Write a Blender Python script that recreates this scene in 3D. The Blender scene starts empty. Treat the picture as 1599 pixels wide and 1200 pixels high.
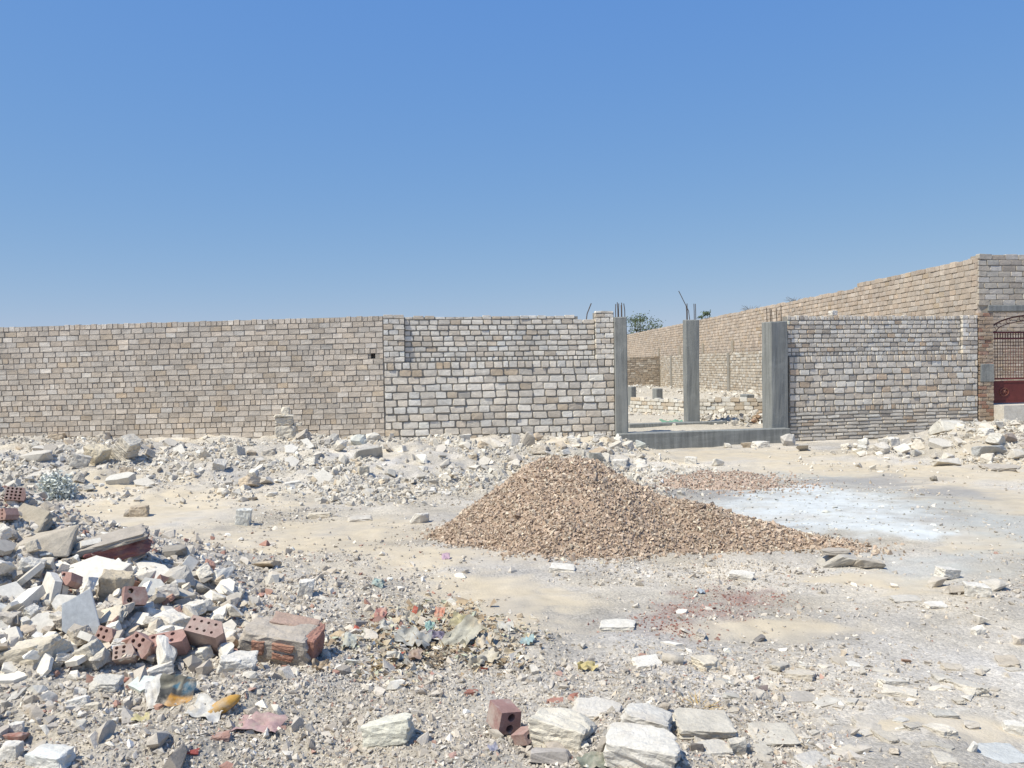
import bpy, bmesh, math, random
import numpy as np
from mathutils import Vector, Matrix, Euler, noise as mnoise
from mathutils.geometry import tessellate_polygon

R = math.radians
scene = bpy.context.scene
col = scene.collection
random.seed(7)
rng = np.random.default_rng(11)

# ------------------------------------------------------------------ camera
FPX, CX, CY = 1350.0, 799.5, 600.0
CAM_Z = 1.6
PITCH, ROLL = -1.19, -0.9
cam_rot = Euler((R(90 + PITCH), 0, 0)).to_matrix() @ Matrix.Rotation(R(ROLL), 3, 'Z')
cd = bpy.data.cameras.new('camera'); cam = bpy.data.objects.new('camera', cd)
col.objects.link(cam)
cam.matrix_world = Matrix.Translation((0, 0, CAM_Z)) @ cam_rot.to_4x4()
cd.sensor_fit = 'HORIZONTAL'; cd.sensor_width = 36; cd.lens = FPX / 1599 * 36
cd.clip_start = 0.05; cd.clip_end = 4000
scene.camera = cam

# ------------------------------------------------------------------ sky, sun, exposure
SUN = Vector((-0.46, -0.30, 0.84)).normalized()
sun_el = math.asin(SUN.z); sun_rot = math.atan2(SUN.x, SUN.y)
world = bpy.data.worlds.new('World'); scene.world = world; world.use_nodes = True
wn, wl = world.node_tree.nodes, world.node_tree.links
wn.clear()
sky = wn.new('ShaderNodeTexSky'); sky.sky_type = 'NISHITA'; sky.sun_disc = False
sky.sun_elevation = sun_el; sky.sun_rotation = sun_rot
sky.altitude = 0; sky.air_density = 0.6; sky.dust_density = 0.3; sky.ozone_density = 10.0
bg = wn.new('ShaderNodeBackground'); bg.inputs['Strength'].default_value = 0.12
wo = wn.new('ShaderNodeOutputWorld')
sep = wn.new('ShaderNodeSeparateColor'); cmb = wn.new('ShaderNodeCombineColor')   # clear dry-air blue: one tone curve for the whole sky
wl.new(sky.outputs[0], sep.inputs[0])
for i_, (pw_, gn_) in enumerate(((0.76, 1.36), (0.44, 1.80), (0.05, 4.00))):
    p1 = wn.new('ShaderNodeMath'); p1.operation = 'POWER'; p1.inputs[1].default_value = pw_
    p2 = wn.new('ShaderNodeMath'); p2.operation = 'MULTIPLY'; p2.inputs[1].default_value = gn_
    wl.new(sep.outputs[i_], p1.inputs[0]); wl.new(p1.outputs[0], p2.inputs[0]); wl.new(p2.outputs[0], cmb.inputs[i_])
wl.new(cmb.outputs[0], bg.inputs[0]); wl.new(bg.outputs[0], wo.inputs[0])
sd = bpy.data.lights.new('sun', 'SUN'); sd.energy = 4.0; sd.angle = R(0.55); sd.color = (1.0, 0.955, 0.83)
sun = bpy.data.objects.new('sun', sd); col.objects.link(sun)
sun.rotation_euler = SUN.to_track_quat('Z', 'Y').to_euler()
sun.location = (-20, 5, 30)
scene.view_settings.view_transform = 'Standard'; scene.view_settings.look = 'None'
scene.view_settings.exposure = 0.39; scene.view_settings.gamma = 1.0
scene.render.engine = 'CYCLES'

# ------------------------------------------------------------------ helpers: photo ray -> place
def ray(px, py):
    return cam_rot @ Vector(((px - CX) / FPX, (CY - py) / FPX, -1.0))
def at(px, py, D):
    r = ray(px, py)
    return Vector((0, 0, CAM_Z)) + r * (D / r.y)
def project(p):
    v = cam_rot.transposed() @ (Vector(p) - Vector((0, 0, CAM_Z)))
    if v.z > -0.1: return (-9999, -9999)
    return (CX + FPX * v.x / -v.z, CY - FPX * v.y / -v.z)

# ------------------------------------------------------------------ numpy noise
def _hash(ix, iy, seed):
    h = (ix.astype(np.int64) * 374761393 + iy.astype(np.int64) * 668265263 + seed * 1442695041) & 0xFFFFFFFF
    h = ((h ^ (h >> 13)) * 1274126177) & 0xFFFFFFFF
    h = (h ^ (h >> 16)) & 0xFFFF
    return h / 65535.0
def vnoise(x, y, seed=0):
    ix = np.floor(x); iy = np.floor(y); fx = x - ix; fy = y - iy
    fx = fx * fx * (3 - 2 * fx); fy = fy * fy * (3 - 2 * fy)
    a = _hash(ix, iy, seed); b = _hash(ix + 1, iy, seed); c = _hash(ix, iy + 1, seed); d = _hash(ix + 1, iy + 1, seed)
    return (a * (1 - fx) + b * fx) * (1 - fy) + (c * (1 - fx) + d * fx) * fy - 0.5
def fbm(x, y, seed=0, octv=4):
    s = 0; a = 1.0
    for i in range(octv):
        s = s + a * vnoise(x * 2 ** i + 17.3 * i, y * 2 ** i - 9.1 * i, seed + i); a *= 0.5
    return s
def sstep(e0, e1, v):
    t = np.clip((v - e0) / (e1 - e0), 0, 1); return t * t * (3 - 2 * t)
def gau(x, y, cx, cy, sx, sy, h):
    return h * np.exp(-((x - cx) / sx) ** 2 - ((y - cy) / sy) ** 2)

# ------------------------------------------------------------------ terrain
def wall_line(x):
    return 19.68 + 0.215 * np.clip(x, -3, 14)
def berm_amp(x):
    return 0.43 - 0.12 * sstep(-6, 0, x) - 0.31 * sstep(0.8, 3.0, x)
def base_plane(x, y):
    z = -0.018 * np.clip(y, -10, 20)
    inside = sstep(0.05, 1.0, y - wall_line(x))
    z = z * (1 - inside) + (-0.05) * inside
    return z
def rough(x, y):
    """how rubbly the ground is, 0 .. 1"""
    b = sstep(11.0, 13.5, y) * (1 - sstep(2.2, 3.6, x)) * (1 - sstep(19.3, 20.3, y))
    h = np.exp(-((x + 4.0) / 2.3) ** 2 - ((y - 6.2) / 2.1) ** 2)
    r = np.exp(-((x - 9.4) / 2.6) ** 2 - ((y - 16.2) / 2.2) ** 2)
    f = np.exp(-((x + 0.5) / 2.6) ** 2 - ((y - 3.6) / 1.6) ** 2) * 0.6
    return np.clip(b + h * 1.2 + r * 1.2 + f, 0, 1)
def H(x, y):
    x = np.asarray(x, float); y = np.asarray(y, float)
    z = base_plane(x, y)
    z = z + berm_amp(x) * sstep(11.4, 16.4, y + 0.5 * fbm(x * 0.5, y * 0.3, 5, 2)) * (1 - sstep(19.6, 20.6, y))
    z = z + gau(x, y, 2.2, 17.6, 1.1, 1.1, 0.22)
    z = z + gau(x, y, -4.35, 6.4, 1.75, 1.55, 0.80)
    z = z + gau(x, y, -2.4, 4.2, 1.6, 1.0, 0.12)
    z = z + gau(x, y, 0.6, 3.3, 0.9, 0.6, 0.06)
    z = z + gau(x, y, 9.5, 16.6, 2.1, 1.5, 0.62)
    z = z + 0.33 * sstep(9.0, 13.0, x) * sstep(16, 21, y) * (1 - sstep(30, 34, y))
    z = z + gau(x, y, 4.0, 45.0, 7.0, 8.0, 0.55) + gau(x, y, 9.2, 33.0, 2.2, 5.0, 0.45)
    z = z + gau(x, y, 5.6, 24.6, 1.0, 0.7, 0.15)
    rg = rough(x, y)
    fade = 1 - sstep(40, 70, y)
    z = z + fade * (0.07 * fbm(x * 0.45, y * 0.45, 1, 3) + (0.02 + 0.15 * rg) * fbm(x * 2.1, y * 2.1, 2, 3)
                    + (0.010 + 0.034 * rg) * fbm(x * 9, y * 9, 3, 3))
    return z
def Hs(x, y): return float(H(np.array([x]), np.array([y]))[0])
_ts = np.concatenate([np.arange(2.4, 12, 0.03), np.arange(12, 60, 0.08)])
def hit(px, py):
    r = ray(px, py)
    k = _ts / r.y
    X = r.x * k; Z = CAM_Z + r.z * k
    below = Z < H(X, _ts)
    i = int(np.argmax(below)) if below.any() else len(_ts) - 1
    return Vector((X[i], _ts[i], float(H(X[i:i + 1], _ts[i:i + 1])[0])))

def ell(px, py, rx, ry):
    """a patch of ground under a photo spot, as an ellipse in metres (cx, cy, rx, ry)"""
    r = ray(px, py); gz = -0.018 * 8
    def g(q):
        rr = ray(px, q); D = 8.0
        for _ in range(20):
            gz = float(base_plane(np.array([0.0]), np.array([min(D, 19.0)]))[0])
            D = (gz - CAM_Z) / rr.z * rr.y
        return D
    D = g(py); r = ray(px, py)
    return (r.x * D / r.y, D, rx * D / FPX, abs(g(py - ry) - g(py + ry)) / 2)
def emask(x, y, E, soft=0.35, seed=40, amp=1.0):
    d = np.sqrt(((x - E[0]) / E[2]) ** 2 + ((y - E[1]) / E[3]) ** 2)
    d = d + amp * fbm(x * 1.6 / max(E[2], .4), y * 1.6 / max(E[2], .4), seed, 5) + 0.35 * amp * fbm(x * 6, y * 6, seed + 9, 4)
    return 1 - sstep(1 - soft, 1 + soft, d)

SAND = [ell(*a) for a in ((240, 800, 190, 26), (480, 836, 260, 30), (640, 868, 140, 22), (760, 935, 120, 45), (1385, 905, 85, 18),
        (1200, 975, 140, 16), (1380, 738, 260, 22), (1090, 712, 190, 12), (1540, 775, 110, 40), (1440, 1130, 130, 18),
        (330, 870, 120, 16), (870, 930, 60, 20), (60, 700, 80, 8), (1540, 850, 70, 22), (340, 700, 70, 12), (200, 770, 90, 10))]
CEM_GREY = [ell(*a) for a in ((1340, 790, 235, 52), (1470, 800, 110, 36))]
CEM_WHITE = [ell(*a) for a in ((1250, 796, 115, 24), (1240, 765, 55, 7), (1330, 780, 60, 12), (1400, 832, 70, 12), (1350, 812, 90, 14))]
CEM_DARK = [ell(*a) for a in ((1135, 770, 60, 12), (1195, 822, 70, 9), (1340, 752, 90, 8), (1030, 770, 40, 10), (1480, 772, 60, 10))]
RED = [ell(*a) for a in ((1150, 930, 70, 20), (1040, 975, 75, 16), (1090, 950, 60, 12))]
def many(x, y, Es, **k):
    m = np.zeros_like(x)
    for i, E in enumerate(Es): m = np.maximum(m, emask(x, y, E, seed=40 + i, **k))
    return m
def sand_mask(x, y):
    return many(x, y, SAND, soft=0.45)

# ------------------------------------------------------------------ materials
MATS = {}
def newmat(name):
    m = bpy.data.materials.new(name); m.use_nodes = True
    nt = m.node_tree; b = nt.nodes['Principled BSDF']
    b.inputs['Roughness'].default_value = 0.95
    b.inputs['Specular IOR Level'].default_value = 0.15
    MATS[name] = m
    return m, nt, b
def N(nt, t, **kw):
    n = nt.nodes.new(t)
    for k, v in kw.items(): setattr(n, k, v)
    return n
def mathn(nt, op, a, b=None):
    n = N(nt, 'ShaderNodeMath', operation=op)
    for i, v in enumerate((a, b)):
        if v is None: continue
        if isinstance(v, (int, float)): n.inputs[i].default_value = v
        else: nt.links.new(v, n.inputs[i])
    return n.outputs[0]
def mulcol(nt, c, fac):
    n = N(nt, 'ShaderNodeMix', data_type='RGBA', blend_type='MULTIPLY'); n.inputs[0].default_value = 1
    nt.links.new(c, n.inputs[6])
    nt.links.new(fac, n.inputs[7]); return n.outputs[2]
def mixcol(nt, f, a, b):
    n = N(nt, 'ShaderNodeMix', data_type='RGBA')
    for i, v in ((0, f), (6, a), (7, b)):
        if isinstance(v, (int, float)): n.inputs[i].default_value = v
        elif isinstance(v, tuple): n.inputs[i].default_value = (*v, 1)
        else: nt.links.new(v, n.inputs[i])
    return n.outputs[2]
def noise(nt, scale, detail=4, rough_=0.6, vec=None):
    n = N(nt, 'ShaderNodeTexNoise'); n.inputs['Scale'].default_value = scale
    n.inputs['Detail'].default_value = detail; n.inputs['Roughness'].default_value = rough_
    if vec is not None: nt.links.new(vec, n.inputs['Vector'])
    return n.outputs[0]
def ramp(nt, v, a, b, lo=0.0, hi=1.0):
    n = N(nt, 'ShaderNodeMapRange'); nt.links.new(v, n.inputs[0])
    n.inputs[1].default_value = a; n.inputs[2].default_value = b; n.inputs[3].default_value = lo; n.inputs[4].default_value = hi
    return n.outputs[0]
def bump(nt, b, h, strength, dist):
    n = N(nt, 'ShaderNodeBump'); n.inputs['Strength'].default_value = strength; n.inputs['Distance'].default_value = dist
    nt.links.new(h, n.inputs['Height']); nt.links.new(n.outputs[0], b.inputs['Normal'])
def pos(nt): return N(nt, 'ShaderNodeNewGeometry').outputs['Position']

def stone_mat(name, coarse=9.0, fine=70.0, var=(0.78, 1.16), stain=None, stain_amt=0.0, bstr=0.6, bdist=0.012, big=(0.95, 1.05), tint=(1.035, 1.01, 0.95)):
    """colour = mesh attribute Col x object colour, with world-space mottling"""
    m, nt, b = newmat(name)
    at_ = N(nt, 'ShaderNodeAttribute', attribute_name='Col').outputs['Color']
    oc = N(nt, 'ShaderNodeObjectInfo').outputs['Color']
    tn = N(nt, 'ShaderNodeRGB'); tn.outputs[0].default_value = (*tint, 1)
    c = mulcol(nt, mulcol(nt, at_, oc), tn.outputs[0])
    p = pos(nt)
    c = mulcol(nt, c, ramp(nt, noise(nt, 0.9, 5, 0.6, p), 0.35, 0.65, *big))
    f = mathn(nt, 'MULTIPLY', ramp(nt, noise(nt, coarse, 5, 0.65, p), 0.3, 0.7, *var), ramp(nt, noise(nt, fine, 4, 0.7, p), 0.28, 0.72, 0.86, 1.12))
    c = mulcol(nt, c, f)
    if stain:
        c = mixcol(nt, ramp(nt, noise(nt, coarse * 0.45, 6, 0.7, p), 0.5, 0.68, 0, stain_amt), c, stain)
    nt.links.new(c, b.inputs['Base Color'])
    hgt = mathn(nt, 'ADD', noise(nt, fine * 0.5, 6, 0.7, p), mathn(nt, 'MULTIPLY', noise(nt, coarse * 2, 3, 0.6, p), 0.6))
    bump(nt, b, hgt, bstr, bdist)
    return m
def plain_mat(name, color, rough_=0.9, coarse=6.0, fine=60.0, var=(0.8, 1.15), bstr=0.4, bdist=0.008, spec=0.15):
    m, nt, b = newmat(name)
    p = pos(nt)
    rgb = N(nt, 'ShaderNodeRGB'); rgb.outputs[0].default_value = (*color, 1)
    f = mathn(nt, 'MULTIPLY', ramp(nt, noise(nt, coarse, 5, 0.65, p), 0.3, 0.7, *var), ramp(nt, noise(nt, fine, 4, 0.7, p), 0.28, 0.72, 0.88, 1.1))
    nt.links.new(mulcol(nt, rgb.outputs[0], f), b.inputs['Base Color'])
    b.inputs['Roughness'].default_value = rough_; b.inputs['Specular IOR Level'].default_value = spec
    bump(nt, b, noise(nt, fine * 0.6, 5, 0.7, p), bstr, bdist)
    return m
stone_mat('limestone', 9, 70, (0.84, 1.10), (0.44, 0.36, 0.27), 0.35, 0.8, 0.014)
stone_mat('wall_stone', 6, 55, (0.86, 1.10), (0.37, 0.33, 0.28), 0.55, 0.7, 0.012, (0.93, 1.09), (1.15, 1.125, 1.08))
stone_mat('wall_lime', 8, 60, (0.86, 1.10), (0.40, 0.36, 0.31), 0.45, 0.7, 0.012, (0.93, 1.08), (1.12, 1.105, 1.06))
stone_mat('rubble', 14, 110, (0.84, 1.12), (0.44, 0.37, 0.29), 0.3, 0.6, 0.008)
stone_mat('marble', 5, 40, (0.90, 1.06), (0.45, 0.42, 0.37), 0.22, 0.15, 0.004)
stone_mat('red_brick', 13, 120, (0.80, 1.15), (0.46, 0.39, 0.335), 0.95, 0.6, 0.006)
stone_mat('gravel', 30, 160, (0.85, 1.12), None, 0, 0.4, 0.004)
stone_mat('litter', 24, 110, (0.72, 1.1), (0.44, 0.38, 0.30), 0.7, 0.3, 0.004)
MATS['litter'].node_tree.nodes['Principled BSDF'].inputs['Roughness'].default_value = 0.6
MATS['litter'].node_tree.nodes['Principled BSDF'].inputs['Specular IOR Level'].default_value = 0.3
plain_mat('mortar_beige', (0.37, 0.335, 0.285), coarse=3, fine=40)
plain_mat('mortar_grey', (0.30, 0.28, 0.245), coarse=3, fine=40)
plain_mat('mortar_pale', (0.36, 0.315, 0.25), coarse=3, fine=40)
plain_mat('steel', (0.10, 0.075, 0.06), 0.75, 8, 60)
plain_mat('gate_paint', (0.13, 0.030, 0.026), 0.55, 5, 60, (0.75, 1.2), 0.1, 0.002, 0.35)
plain_mat('gate_bars', (0.13, 0.055, 0.045), 0.55, 5, 60, (0.8, 1.2), 0.1, 0.002, 0.35)
plain_mat('gate_gold', (0.20, 0.075, 0.05), 0.5, 5, 60, (0.9, 1.1), 0.1, 0.002, 0.4)
plain_mat('bark', (0.12, 0.09, 0.065))
plain_mat('twig', (0.23, 0.18, 0.13))
plain_mat('dry_leaf', (0.60, 0.62, 0.56), 0.9, 10, 60)
plain_mat('straw', (0.46, 0.34, 0.17), 0.85, 10, 60)
# leaves
m, nt, b = newmat('leaf')
oc = N(nt, 'ShaderNodeAttribute', attribute_name='Col').outputs['Color']
nt.links.new(oc, b.inputs['Base Color']); b.inputs['Roughness'].default_value = 0.6
# concrete with board-form streaks
m, nt, b = newmat('concrete')
p = pos(nt)
mp = N(nt, 'ShaderNodeMapping'); mp.inputs['Scale'].default_value = (14, 14, 0.9); nt.links.new(p, mp.inputs[0])
st = noise(nt, 1.0, 5, 0.65, mp.outputs[0])
c = mixcol(nt, ramp(nt, st, 0.32, 0.68), (0.17, 0.174, 0.166), (0.28, 0.285, 0.270))
c = mixcol(nt, ramp(nt, noise(nt, 2.3, 6, 0.7, p), 0.52, 0.72, 0, 0.7), c, (0.32, 0.325, 0.305))
nt.links.new(c, b.inputs['Base Color'])
bump(nt, b, mathn(nt, 'ADD', st, noise(nt, 30, 5, 0.7, p)), 0.5, 0.01)
# ground
m, nt, b = newmat('ground')
p = pos(nt)
c = N(nt, 'ShaderNodeAttribute', attribute_name='Col').outputs['Color']
sandy = N(nt, 'ShaderNodeAttribute', attribute_name='smoothness').outputs['Fac']
v = N(nt, 'ShaderNodeTexVoronoi'); v.inputs['Scale'].default_value = 55; nt.links.new(p, v.inputs['Vector'])
v2 = N(nt, 'ShaderNodeTexVoronoi'); v2.inputs['Scale'].default_value = 130; nt.links.new(p, v2.inputs['Vector'])
sp = N(nt, 'ShaderNodeSeparateColor'); nt.links.new(v.outputs['Color'], sp.inputs[0])
sp2 = N(nt, 'ShaderNodeSeparateColor'); nt.links.new(v2.outputs['Color'], sp2.inputs[0])
peb = mathn(nt, 'MULTIPLY', ramp(nt, sp.outputs[0], 0, 1, 0.84, 1.15), ramp(nt, sp2.outputs[0], 0, 1, 0.86, 1.14))
soft = ramp(nt, noise(nt, 130, 4, 0.7, p), 0.3, 0.7, 0.92, 1.07)
fm = N(nt, 'ShaderNodeMix'); nt.links.new(sandy, fm.inputs[0]); nt.links.new(peb, fm.inputs[2]); nt.links.new(soft, fm.inputs[3])
f = mathn(nt, 'MULTIPLY', fm.outputs[0], ramp(nt, noise(nt, 5, 6, 0.7, p), 0.3, 0.7, 0.88, 1.10))
nt.links.new(mulcol(nt, c, f), b.inputs['Base Color'])
hv = mathn(nt, 'ADD', mathn(nt, 'MULTIPLY', v.outputs['Distance'], -0.5), mathn(nt, 'MULTIPLY', noise(nt, 60, 6, 0.75, p), 1.0))
hm = mathn(nt, 'MULTIPLY', hv, mathn(nt, 'SUBTRACT', 1.0, mathn(nt, 'MULTIPLY', sandy, 0.7)))
bump(nt, b, hm, 0.8, 0.016)

# ------------------------------------------------------------------ mesh helpers
def tag(o, label=None, cat=None, group=None, kind=None):
    if label: o['label'] = label
    if cat: o['category'] = cat
    if group: o['group'] = group
    if kind: o['kind'] = kind
    return o
def empty(name, loc=(0, 0, 0), rz=0.0):
    o = bpy.data.objects.new(name, None); col.objects.link(o)
    o.location = loc; o.rotation_euler = (0, 0, rz); o.empty_display_size = 0.2
    return o
def link(name, me, mat, parent=None, loc=(0, 0, 0), rot=(0, 0, 0), sc=(1, 1, 1), color=None):
    o = bpy.data.objects.new(name, me); col.objects.link(o)
    if mat and not me.materials: me.materials.append(MATS[mat])
    if parent: o.parent = parent
    o.location = loc; o.rotation_euler = rot; o.scale = sc
    if color: o.color = (*color, 1)
    return o
def np_mesh(name, V, T, C=None, smooth=False, extra=None):
    me = bpy.data.meshes.new(name)
    V = np.ascontiguousarray(V, dtype=np.float32); T = np.ascontiguousarray(T, dtype=np.int32)
    me.vertices.add(len(V)); me.vertices.foreach_set('co', V.ravel())
    me.loops.add(T.size); me.loops.foreach_set('vertex_index', T.ravel())
    k = T.shape[1]
    me.polygons.add(len(T)); me.polygons.foreach_set('loop_start', np.arange(len(T), dtype=np.int32) * k)
    me.update(calc_edges=True)
    if smooth: me.shade_smooth()
    else: me.shade_flat()
    a = me.attributes.new('Col', 'FLOAT_COLOR', 'POINT')
    C4 = np.ones((len(V), 4), np.float32)
    if C is not None: C4[:, :3] = C
    a.data.foreach_set('color', C4.ravel())
    for nm, arr in (extra or {}).items():
        e = me.attributes.new(nm, 'FLOAT', 'POINT'); e.data.foreach_set('value', np.ascontiguousarray(arr, dtype=np.float32))
    return me
def white_col(me):
    a = me.attributes.new('Col', 'FLOAT_COLOR', 'POINT')
    a.data.foreach_set('color', np.ones(len(me.vertices) * 4, np.float32))
def bm_mesh(name, bm, smooth=False, colfn=None):
    me = bpy.data.meshes.new(name); bm.normal_update(); bm.to_mesh(me); bm.free()
    me.shade_smooth() if smooth else me.shade_flat()
    white_col(me)
    return me
def arrays(me):
    me.calc_loop_triangles()
    V = np.empty(len(me.vertices) * 3, np.float32); me.vertices.foreach_get('co', V)
    T = np.empty(len(me.loop_triangles) * 3, np.int32); me.loop_triangles.foreach_get('vertices', T)
    return V.reshape(-1, 3), T.reshape(-1, 3)
def joined(name, variants, pick, P, Rm, S, C):
    """one mesh out of many copies: variants = [(V,T)], per copy position, 3x3 rotation, xyz scale, colour"""
    Vs, Ts, Cs = [], [], []; off = 0
    for i, (V, T) in enumerate(variants):
        ids = np.where(pick == i)[0]
        if not len(ids): continue
        v = V[None] * S[ids][:, None, :]
        v = np.einsum('nij,nkj->nki', Rm[ids], v) + P[ids][:, None, :]
        t = T[None] + (np.arange(len(ids)) * len(V))[:, None, None] + off
        Vs.append(v.reshape(-1, 3)); Ts.append(t.reshape(-1, 3))
        Cs.append(np.repeat(C[ids], len(V), axis=0)); off += len(ids) * len(V)
    return np_mesh(name, np.concatenate(Vs), np.concatenate(Ts), np.concatenate(Cs))
def rand_rot(n, tilt=math.pi):
    yaw = rng.uniform(0, 2 * math.pi, n); a = rng.uniform(-tilt, tilt, n); b_ = rng.uniform(-tilt, tilt, n)
    cy, sy, ca, sa, cb, sb = np.cos(yaw), np.sin(yaw), np.cos(a), np.sin(a), np.cos(b_), np.sin(b_)
    z = np.zeros(n); o = np.ones(n)
    Z = np.array([[cy, -sy, z], [sy, cy, z], [z, z, o]]).transpose(2, 0, 1)
    X = np.array([[o, z, z], [z, ca, -sa], [z, sa, ca]]).transpose(2, 0, 1)
    Y = np.array([[cb, z, sb], [z, o, z], [-sb, z, cb]]).transpose(2, 0, 1)
    return Z @ X @ Y
def add_box(bm, x0, x1, y0, y1, z0, z1):
    vs = [bm.verts.new((x, y, z)) for z in (z0, z1) for y in (y0, y1) for x in (x0, x1)]
    for f in ((0, 2, 3, 1), (4, 5, 7, 6), (0, 1, 5, 4), (2, 6, 7, 3), (0, 4, 6, 2), (1, 3, 7, 5)):
        bm.faces.new([vs[i] for i in f])
def add_tube(bm, pts, r, n=6, r1=None):
    pts = [Vector(p) for p in pts]; rings = []
    for i, p in enumerate(pts):
        d = (pts[min(i + 1, len(pts) - 1)] - pts[max(i - 1, 0)]).normalized()
        u = d.orthogonal().normalized(); w = d.cross(u)
        rr = r if r1 is None else r + (r1 - r) * i / (len(pts) - 1)
        rings.append([bm.verts.new(p + (u * math.cos(2 * math.pi * k / n) + w * math.sin(2 * math.pi * k / n)) * rr) for k in range(n)])
    for a, b_ in zip(rings, rings[1:]):
        for k in range(n): bm.faces.new((a[k], a[(k + 1) % n], b_[(k + 1) % n], b_[k]))
    bm.faces.new(rings[0][::-1]); bm.faces.new(rings[-1])
def box_mesh(name, dims, bev=0.01, sub=0, jit=0.0, seed=0):
    bm = bmesh.new(); add_box(bm, -dims[0] / 2, dims[0] / 2, -dims[1] / 2, dims[1] / 2, 0, dims[2])
    if bev: bmesh.ops.bevel(bm, geom=bm.edges[:], offset=bev, segments=1, affect='EDGES')
    if sub:
        bmesh.ops.subdivide_edges(bm, edges=[e for e in bm.edges if e.calc_length() > 0.15], cuts=sub, use_grid_fill=True)
    if jit:
        for v in bm.verts:
            v.co += Vector(mnoise.noise_vector(v.co * 4 + Vector((seed, 0, 0)))) * jit
    return bm_mesh(name, bm)

# brick variants, unit size, front face towards -y
def brick_variant(seed, worn=1.0):
    r = random.Random(seed)
    def ring(y, ins, jit):
        c = []
        ch = 0.11 * worn
        for sx, sz in ((-1, -1), (1, -1), (1, 1), (-1, 1)):
            cx = sx * (0.5 - ins) + r.uniform(-jit, jit); cz = sz * (0.5 - ins) + r.uniform(-jit, jit)
            k1 = ch * r.uniform(0.3, 1.5) * 0.5; k2 = ch * r.uniform(0.4, 1.8)
            a = (cx - sx * k1, y, cz); b_ = (cx, y, cz - sz * k2)
            c += [b_, a] if (sx * sz > 0) else [a, b_]
        return c
    jb = 0.034 * worn
    back = ring(0.5, 0.0, 0); mid = ring(-0.455, 0.0, jb)
    front = [(x * 0.975 + r.uniform(-.010, .010) * worn, -0.5 + r.uniform(-0.025, 0.025), z * 0.955 + r.uniform(-.02, .02) * worn) for x, y, z in mid]
    V = back + mid + front + [(r.uniform(-.2, .2), -0.505 + r.uniform(-.03, .03), r.uniform(-.2, .2))]
    T = []
    for a in (0, 8):
        for k in range(8):
            q = (a + k, a + (k + 1) % 8, a + 8 + (k + 1) % 8, a + 8 + k)
            T += [(q[0], q[1], q[2]), (q[0], q[2], q[3])]
    for k in range(8): T.append((16 + k, 16 + (k + 1) % 8, 24))
    for k in range(1, 7): T.append((0, k + 1, k))
    return np.array(V, np.float32), np.array(T, np.int32)
BR = [brick_variant(s) for s in range(14)]
BR_ME = [np_mesh('brick_shape', V, T) for V, T in BR]
BR_SMOOTHER = [brick_variant(100 + s, 0.5) for s in range(8)]
BRS_ME = [np_mesh('brick_shape', V, T) for V, T in BR_SMOOTHER]

# ------------------------------------------------------------------ THE GROUND
ys = np.concatenate([np.linspace(-4, 2.8, 24, endpoint=False), np.linspace(2.8, 8, 190, endpoint=False),
                     np.linspace(8, 21, 290, endpoint=False), np.linspace(21, 60, 110, endpoint=False), np.geomspace(60, 1500, 24)])
tt = np.linspace(-1, 1, 391); tt = 0.6 * tt + 0.4 * tt ** 5
hw = 5.0 + 0.92 * np.clip(ys, 0, None)
gx = hw[:, None] * tt[None, :]; gy = np.repeat(ys[:, None], len(tt), axis=1)
gz = H(gx, gy)
def ground_colour(x, y):
    n1 = fbm(x * 0.7, y * 0.7, 60, 4); n2 = fbm(x * 3, y * 3, 61, 4)
    c = np.array([0.51, 0.462, 0.39])[None] * (1 + 0.34 * n1 + 0.22 * n2)[:, None] * (1 + fbm(x * 1.3, y * 1.3, 64, 3)[:, None] * np.array([[0.05, 0.0, -0.12]]))
    def over(c, mk, colr): return c * (1 - mk[:, None]) + np.array(colr)[None] * mk[:, None]
    inside = sstep(0.2, 1.0, y - wall_line(x)); c = over(c, inside * 0.7, (0.53, 0.465, 0.355))
    sm = sand_mask(x, y); c = over(c, sm * 0.9 * np.clip(0.8 + 0.8 * n2, 0, 1), (0.55, 0.465, 0.335))
    g = many(x, y, CEM_GREY, soft=0.4); c = over(c, g * 0.85 * np.clip(0.8 + n2, 0, 1), (0.43, 0.43, 0.395))
    d = many(x, y, CEM_DARK, soft=0.6); c = over(c, d * 0.75, (0.29, 0.28, 0.27))
    w = many(x, y, CEM_WHITE, soft=0.45, amp=0.9); c = over(c, w * np.clip(0.9 + 1.0 * n2 + 0.4 * fbm(x * 8, y * 8, 66, 3), 0, 1), (0.57, 0.585, 0.565))
    rd = many(x, y, RED, soft=0.6, amp=1.1); c = over(c, rd * 0.7 * np.clip(0.6 + 1.6 * n2, 0, 1), (0.31, 0.19, 0.165))
    smooth = np.clip(np.maximum(np.maximum(sm, w), g * 0.7), 0, 1)
    return c, smooth
gc, gsm = ground_colour(gx.ravel(), gy.ravel())
nr, nc = gx.shape
ii = np.arange(nr * nc).reshape(nr, nc)
quads = np.stack([ii[:-1, :-1], ii[:-1, 1:], ii[1:, 1:], ii[1:, :-1]], -1).reshape(-1, 4)
gm = np_mesh('ground', np.stack([gx.ravel(), gy.ravel(), gz.ravel()], -1), quads, gc, True, {'smoothness': gsm})
tag(link('ground', gm, 'ground'), kind='structure')

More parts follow.
